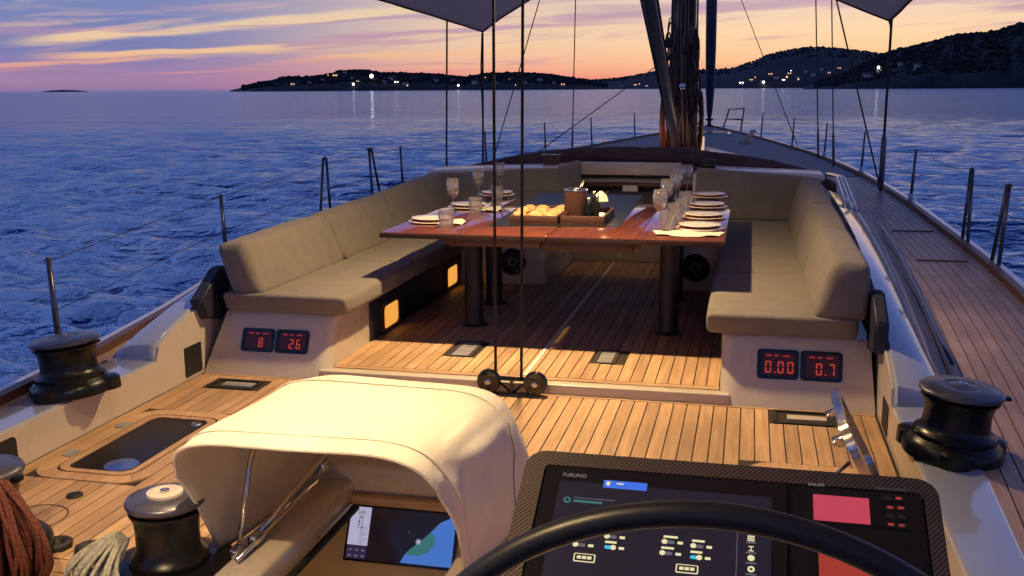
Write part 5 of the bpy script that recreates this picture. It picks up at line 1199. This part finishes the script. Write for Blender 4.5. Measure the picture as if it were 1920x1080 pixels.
bm = new(); prism(bm, [(.262, .04), (.285, .065), (.32, .095), (.363, .138), (.385, .12), (.385, .085), (.36, .055), (.32, .036)], .0222, .0226, sm_); obj('shallow_area', bm, M['scr_green'], cs)
bm = new()
for a_ in range(6):
    an = a_ * PI / 3; box(bm, -.004, .012, -.0025, .0025, .0228, .0234, sm_ @ Matrix.Translation((.315, .095, 0)) @ Matrix.Rotation(an, 4, 'Z'))
box(bm, .268, .271, .128, .131, .0222, .0228, sm_); obj('boat_mark', bm, M['scr_pale'], cs)
for i, tx in enumerate(('145', '26', '8.1', '7.5')): text('digits', tx, .022, sm_ @ Matrix.Translation((.05, SH - .026 - i * .020, .0225)), M['scr_black'], cs, .0003)
for i in range(6):
    bm = new(); box(bm, .012 + (i % 3) * .029, .025 + (i % 3) * .029, .010 + (i // 3) * .024, .018 + (i // 3) * .024, .0222, .0228, sm_); obj('key', bm, M['scr_grey'], cs)
bm = new()
for i in range(9): box(bm, .05, .086 - (i % 3) * .01, .130 - i * .008, .132 - i * .008, .0222, .0227, sm_)
obj('fine_print', bm, M['scr_grey'], cs)

# ------------------------------------------------------------------ helm console
hc = thing('helm_console', 'helm console with carbon frame holding lit displays', 'console', (1.23, 1.9, .5))
PO = Vector((.80, 2.12, .90)); sl = Vector((0, -.17, -.097)).normalized()
pm = frame_m(PO, (1, 0, 0), -sl)               # local x to starboard, local y up the slope (towards the bow); panel runs to negative y
CWd, CH = .86, .78
bm = new(); ol = rrect(0, CWd, -CH, 0, .045, 6); prism(bm, ol, -.055, -.004, pm); bmesh.ops.recalc_face_normals(bm, faces=bm.faces); obj('body', bm, M['black'], hc, ang=40)
bm = new(); ringprism(bm, rrect(0, CWd, -CH, 0, .045, 6), rrect(.045, CWd - .03, -CH + .03, -.038, .012, 6), -.004, .004, pm); bmesh.ops.recalc_face_normals(bm, faces=bm.faces); obj('carbon_frame', bm, M['carbon'], hc, ang=60)
bm = new(); rbox(bm, .92, 1.56, 1.55, 1.95, 0.0, .72, .05, 4); obj('pedestal', bm, M['gel'], hc, ang=40)
# main display
def dbox(x0, x1, y0, y1, z0, z1, m, name, parent, r=0):
    bm = new()
    if r: prism(bm, rrect(x0, x1, y0, y1, r, 4), z0, z1, pm)
    else: box(bm, x0, x1, y0, y1, z0, z1, pm)
    bmesh.ops.recalc_face_normals(bm, faces=bm.faces); return obj(name, bm, M[m], parent)
md = dbox(.05, .56, -.44, -.042, -.003, .006, 'scr_black', 'main_display', hc, .01)
dbox(.085, .53, -.40, -.082, .006, .0068, 'scr_dark', 'screen', md)
text('brand_text', 'FURUNO', .013, pm @ Matrix.Translation((.115, -.066, .0072)), M['label'], md, .0003)
MX = M
def ui(x0, x1, y0, y1, m, name='screen_mark', r=0, z=.0072): return dbox(x0, x1, y0, y1, z, z + .0005, m, name, md, r)
# measured from the photo with the panel's own axes (metres from the panel corner)
def px2panel(px, py):
    d = fwd + r2 * ((px - 960) / F_PX) + u2 * ((540 - py) / F_PX); o = Vector((1.26, 0, 1.70)); n = Vector((pm[0][2], pm[1][2], pm[2][2]))
    tt = (PO - o).dot(n) / d.dot(n); q = pm.inverted() @ (o + d * tt); return q.x, q.y
def pq(x0, y0, x1, y1, m, name='screen_mark', r=0, z=.0072):
    a = px2panel(x0, y0); b = px2panel(x1, y1)
    return dbox(min(a[0], b[0]), max(a[0], b[0]), min(a[1], b[1]), max(a[1], b[1]), z, z + .0005, m, name, md, r)
def toggle(cx, cy, on, wl=26):
    X, Y = px2panel(cx, cy); s_ = .019
    ui(X - s_, X - s_ + .0009 * wl, Y + .010, Y + .015, 'scr_white', 'caption')
    ui(X - s_, X + .004, Y - .004, Y + .004, 'scr_cyan' if on else 'scr_grey', 'toggle', .0035)
    kx = X - .001 if on else X - s_ + .003
    bm = new(); lathe(bm, [(0, .0014), (.0058, .0014), (.0058, .0008)], n=16, mtx=pm @ Matrix.Translation((kx, Y, .0072))); obj('toggle_knob', bm, M['scr_white'], md)
    ui(X + .010, X + .021, Y - .003, Y + .003, 'scr_white', 'caption')
for cx, cy, on, w_ in ((1043, 1021, 1, 18), (1094, 1026, 0, 18), (1153, 1011, 0, 22), (1151, 1031, 1, 26), (1261, 1021, 0, 32), (1257, 1042, 0, 28), (1315, 1029, 0, 28), (1312, 1050, 1, 26)): toggle(cx, cy, on, w_)
for cx, cy, tx in ((1096, 1050, 'BOW'), (1288, 1071, 'STERN')):
    X, Y = px2panel(cx, cy); dbox(X - .022, X + .022, Y - .010, Y + .010, .0072, .0077, 'scr_white', 'button_frame', md, .003); dbox(X - .0195, X + .0195, Y - .0078, Y + .0078, .0078, .0082, 'scr_dark', 'button_face', md, .002)
    bm = new(); [box(bm, X - .015 + i * .0105, X - .0065 + i * .0105, Y - .0035, Y + .0035, .0084, .0088, pm) for i in range(3)]; obj('button_text', bm, M['scr_white'], md)
X, Y = px2panel(1174, 913); ui(X - .048, X + .045, Y - .012, Y + .008, 'scr_blue', 'status_bar'); ui(X - .042, X - .034, Y - .006, Y + .004, 'scr_white', 'status_icon', z=.0078); ui(X - .02, X - .005, Y - .001, Y + .002, 'scr_white', 'status_icon', z=.0078)
X, Y = px2panel(1064, 941); bm = new(); lathe(bm, [(.004, .0006), (.008, .0006), (.008, 0)], n=18, mtx=pm @ Matrix.Translation((X, Y, .0072))); obj('gauge_dot', bm, M['scr_green'], md); ui(X + .012, X + .10, Y + .007, Y + .0085, 'scr_grey', 'gauge_line'); ui(X + .014, X + .075, Y - .004, Y + .002, 'scr_green', 'gauge_text')
# boat pictogram
X, Y = px2panel(1337, 980)
for ol_ in ([(-.03, -.004), (.026, .002), (.032, .008), (.03, .017), (-.017, .017), (-.022, .005), (-.004, .003)], [(-.032, -.006), (-.03, -.013), (-.02, -.016), (.012, -.013), (.03, .0), (.024, .0)]):
    bm = new(); prism(bm, [(X + a_, Y + b_) for a_, b_ in ol_], .0072, .0078, pm); obj('boat_icon', bm, M['scr_white'], md)
X, Y = px2panel(1382, 1020); ui(X - .0006, X + .0006, Y - .09, Y + .045, 'scr_grey', 'divider')
for i, cy in enumerate((992, 1014, 1033, 1052, 1073)):
    X, Y = px2panel(1408, cy); bm = new()
    if i == 0: prism(bm, [(X - .007, Y - .004), (X + .007, Y - .004), (X + .007, Y + .003), (X, Y + .010), (X - .007, Y + .003)], .0072, .0077, pm)
    elif i == 1: [box(bm, X - .007, X + .007, Y - .006 + q * .005, Y - .003 + q * .005, .0072, .0077, pm) for q in range(3)]
    elif i == 2: box(bm, X - .005, X + .005, Y + .004, Y + .006, .0072, .0077, pm); box(bm, X - .001, X + .001, Y - .004, Y + .004, .0072, .0077, pm); box(bm, X - .005, X + .005, Y - .006, Y - .004, .0072, .0077, pm)
    else: lathe(bm, [(.003 if i == 4 else 0, .0005), (.007, .0005), (.007, 0)], n=16, mtx=pm @ Matrix.Translation((X, Y + .002, .0072)))
    obj('menu_icon', bm, M['scr_white'], md); ui(X - .010, X + .010, Y - .0115, Y - .0085, 'scr_grey', 'caption')
# right-hand instruments
rd = dbox(.575, .825, -.36, -.042, -.003, .004, 'black', 'instrument_panel', hc, .015)
def rq(x0, y0, x1, y1, m, name, z=.0045, par=None, r=0):
    a = px2panel(x0, y0); b = px2panel(x1, y1); return dbox(min(a[0], b[0]), max(a[0], b[0]), min(a[1], b[1]), max(a[1], b[1]), z, z + .001, m, name, par or rd, r)
rq(1512, 915, 1735, 1000, 'scr_black', 'radio_face', .0041, r=.004); rq(1512, 1015, 1735, 1079, 'scr_black', 'radio_face', .0041, r=.004)
rq(1524, 930, 1632, 987, 'scr_pink', 'red_screen', .0055); rq(1534, 1034, 1650, 1130, 'scr_red', 'red_screen', .0055)
X, Y = px2panel(1530, 912); text('brand_text', 'SAILOR', .010, pm @ Matrix.Translation((X, Y, .0056)), M['label'], rd, .0003)
X, Y = px2panel(1672, 921); text('panel_text', 'REMOTE CONTROL', .007, pm @ Matrix.Translation((X, Y, .0056)), mat('dim_print', (.18, .18, .2), .5), rd, .0003)
for kx, ky, on in ((1684, 939, 1), (1668, 956, 1), (1688, 957, 1), (1670, 988, 1), (1690, 990, .4), (1664, 938, 0), (1668, 972, 0), (1690, 973, 0)):
    X, Y = px2panel(kx, ky); k_ = dbox(X - .008, X + .008, Y - .006, Y + .006, .0052, .0075, 'rubber', 'key', rd, .003)
    if on: dbox(X - .0055, X + .0055, Y - .002, Y + .003, .0076, .008, 'led_red' if on == 1 else 'led_red_dim', 'key_legend', k_)

# steering wheel
wh = thing('steering_wheel', 'large black carbon steering wheel in front of the helm console', 'steering wheel', (1.227, 1.5, .492))
bm = new(); c0 = Vector((1.227, 1.5, .468)); RW = .583
tube(bm, [c0 + Vector((RW * math.cos(2 * PI * i / 96), 0, RW * math.sin(2 * PI * i / 96))) for i in range(96)], .0215, 16, closed=True); obj('rim', bm, M['wheel'], wh, smooth=True)
for a_ in (30, 150, 270):
    bm = new(); a = math.radians(a_); tube(bm, [c0, c0 + Vector((RW * math.cos(a), 0, RW * math.sin(a)))], [.03, .016], 10) if a_ == 270 else tube(bm, [c0, c0 + Vector((RW * math.cos(math.radians(-20 if a_ == 30 else 200)), 0, RW * math.sin(math.radians(-20 if a_ == 30 else 200))))], [.03, .016], 10); obj('spoke', bm, M['wheel'], wh, smooth=True)
bm = new(); lathe(bm, [(0, .04), (.06, .035), (.07, 0), (.06, -.05), (0, -.05)], n=28, mtx=frame_m(c0, (1, 0, 0), (0, 0, 1))); obj('hub', bm, M['black'], wh, ang=40)
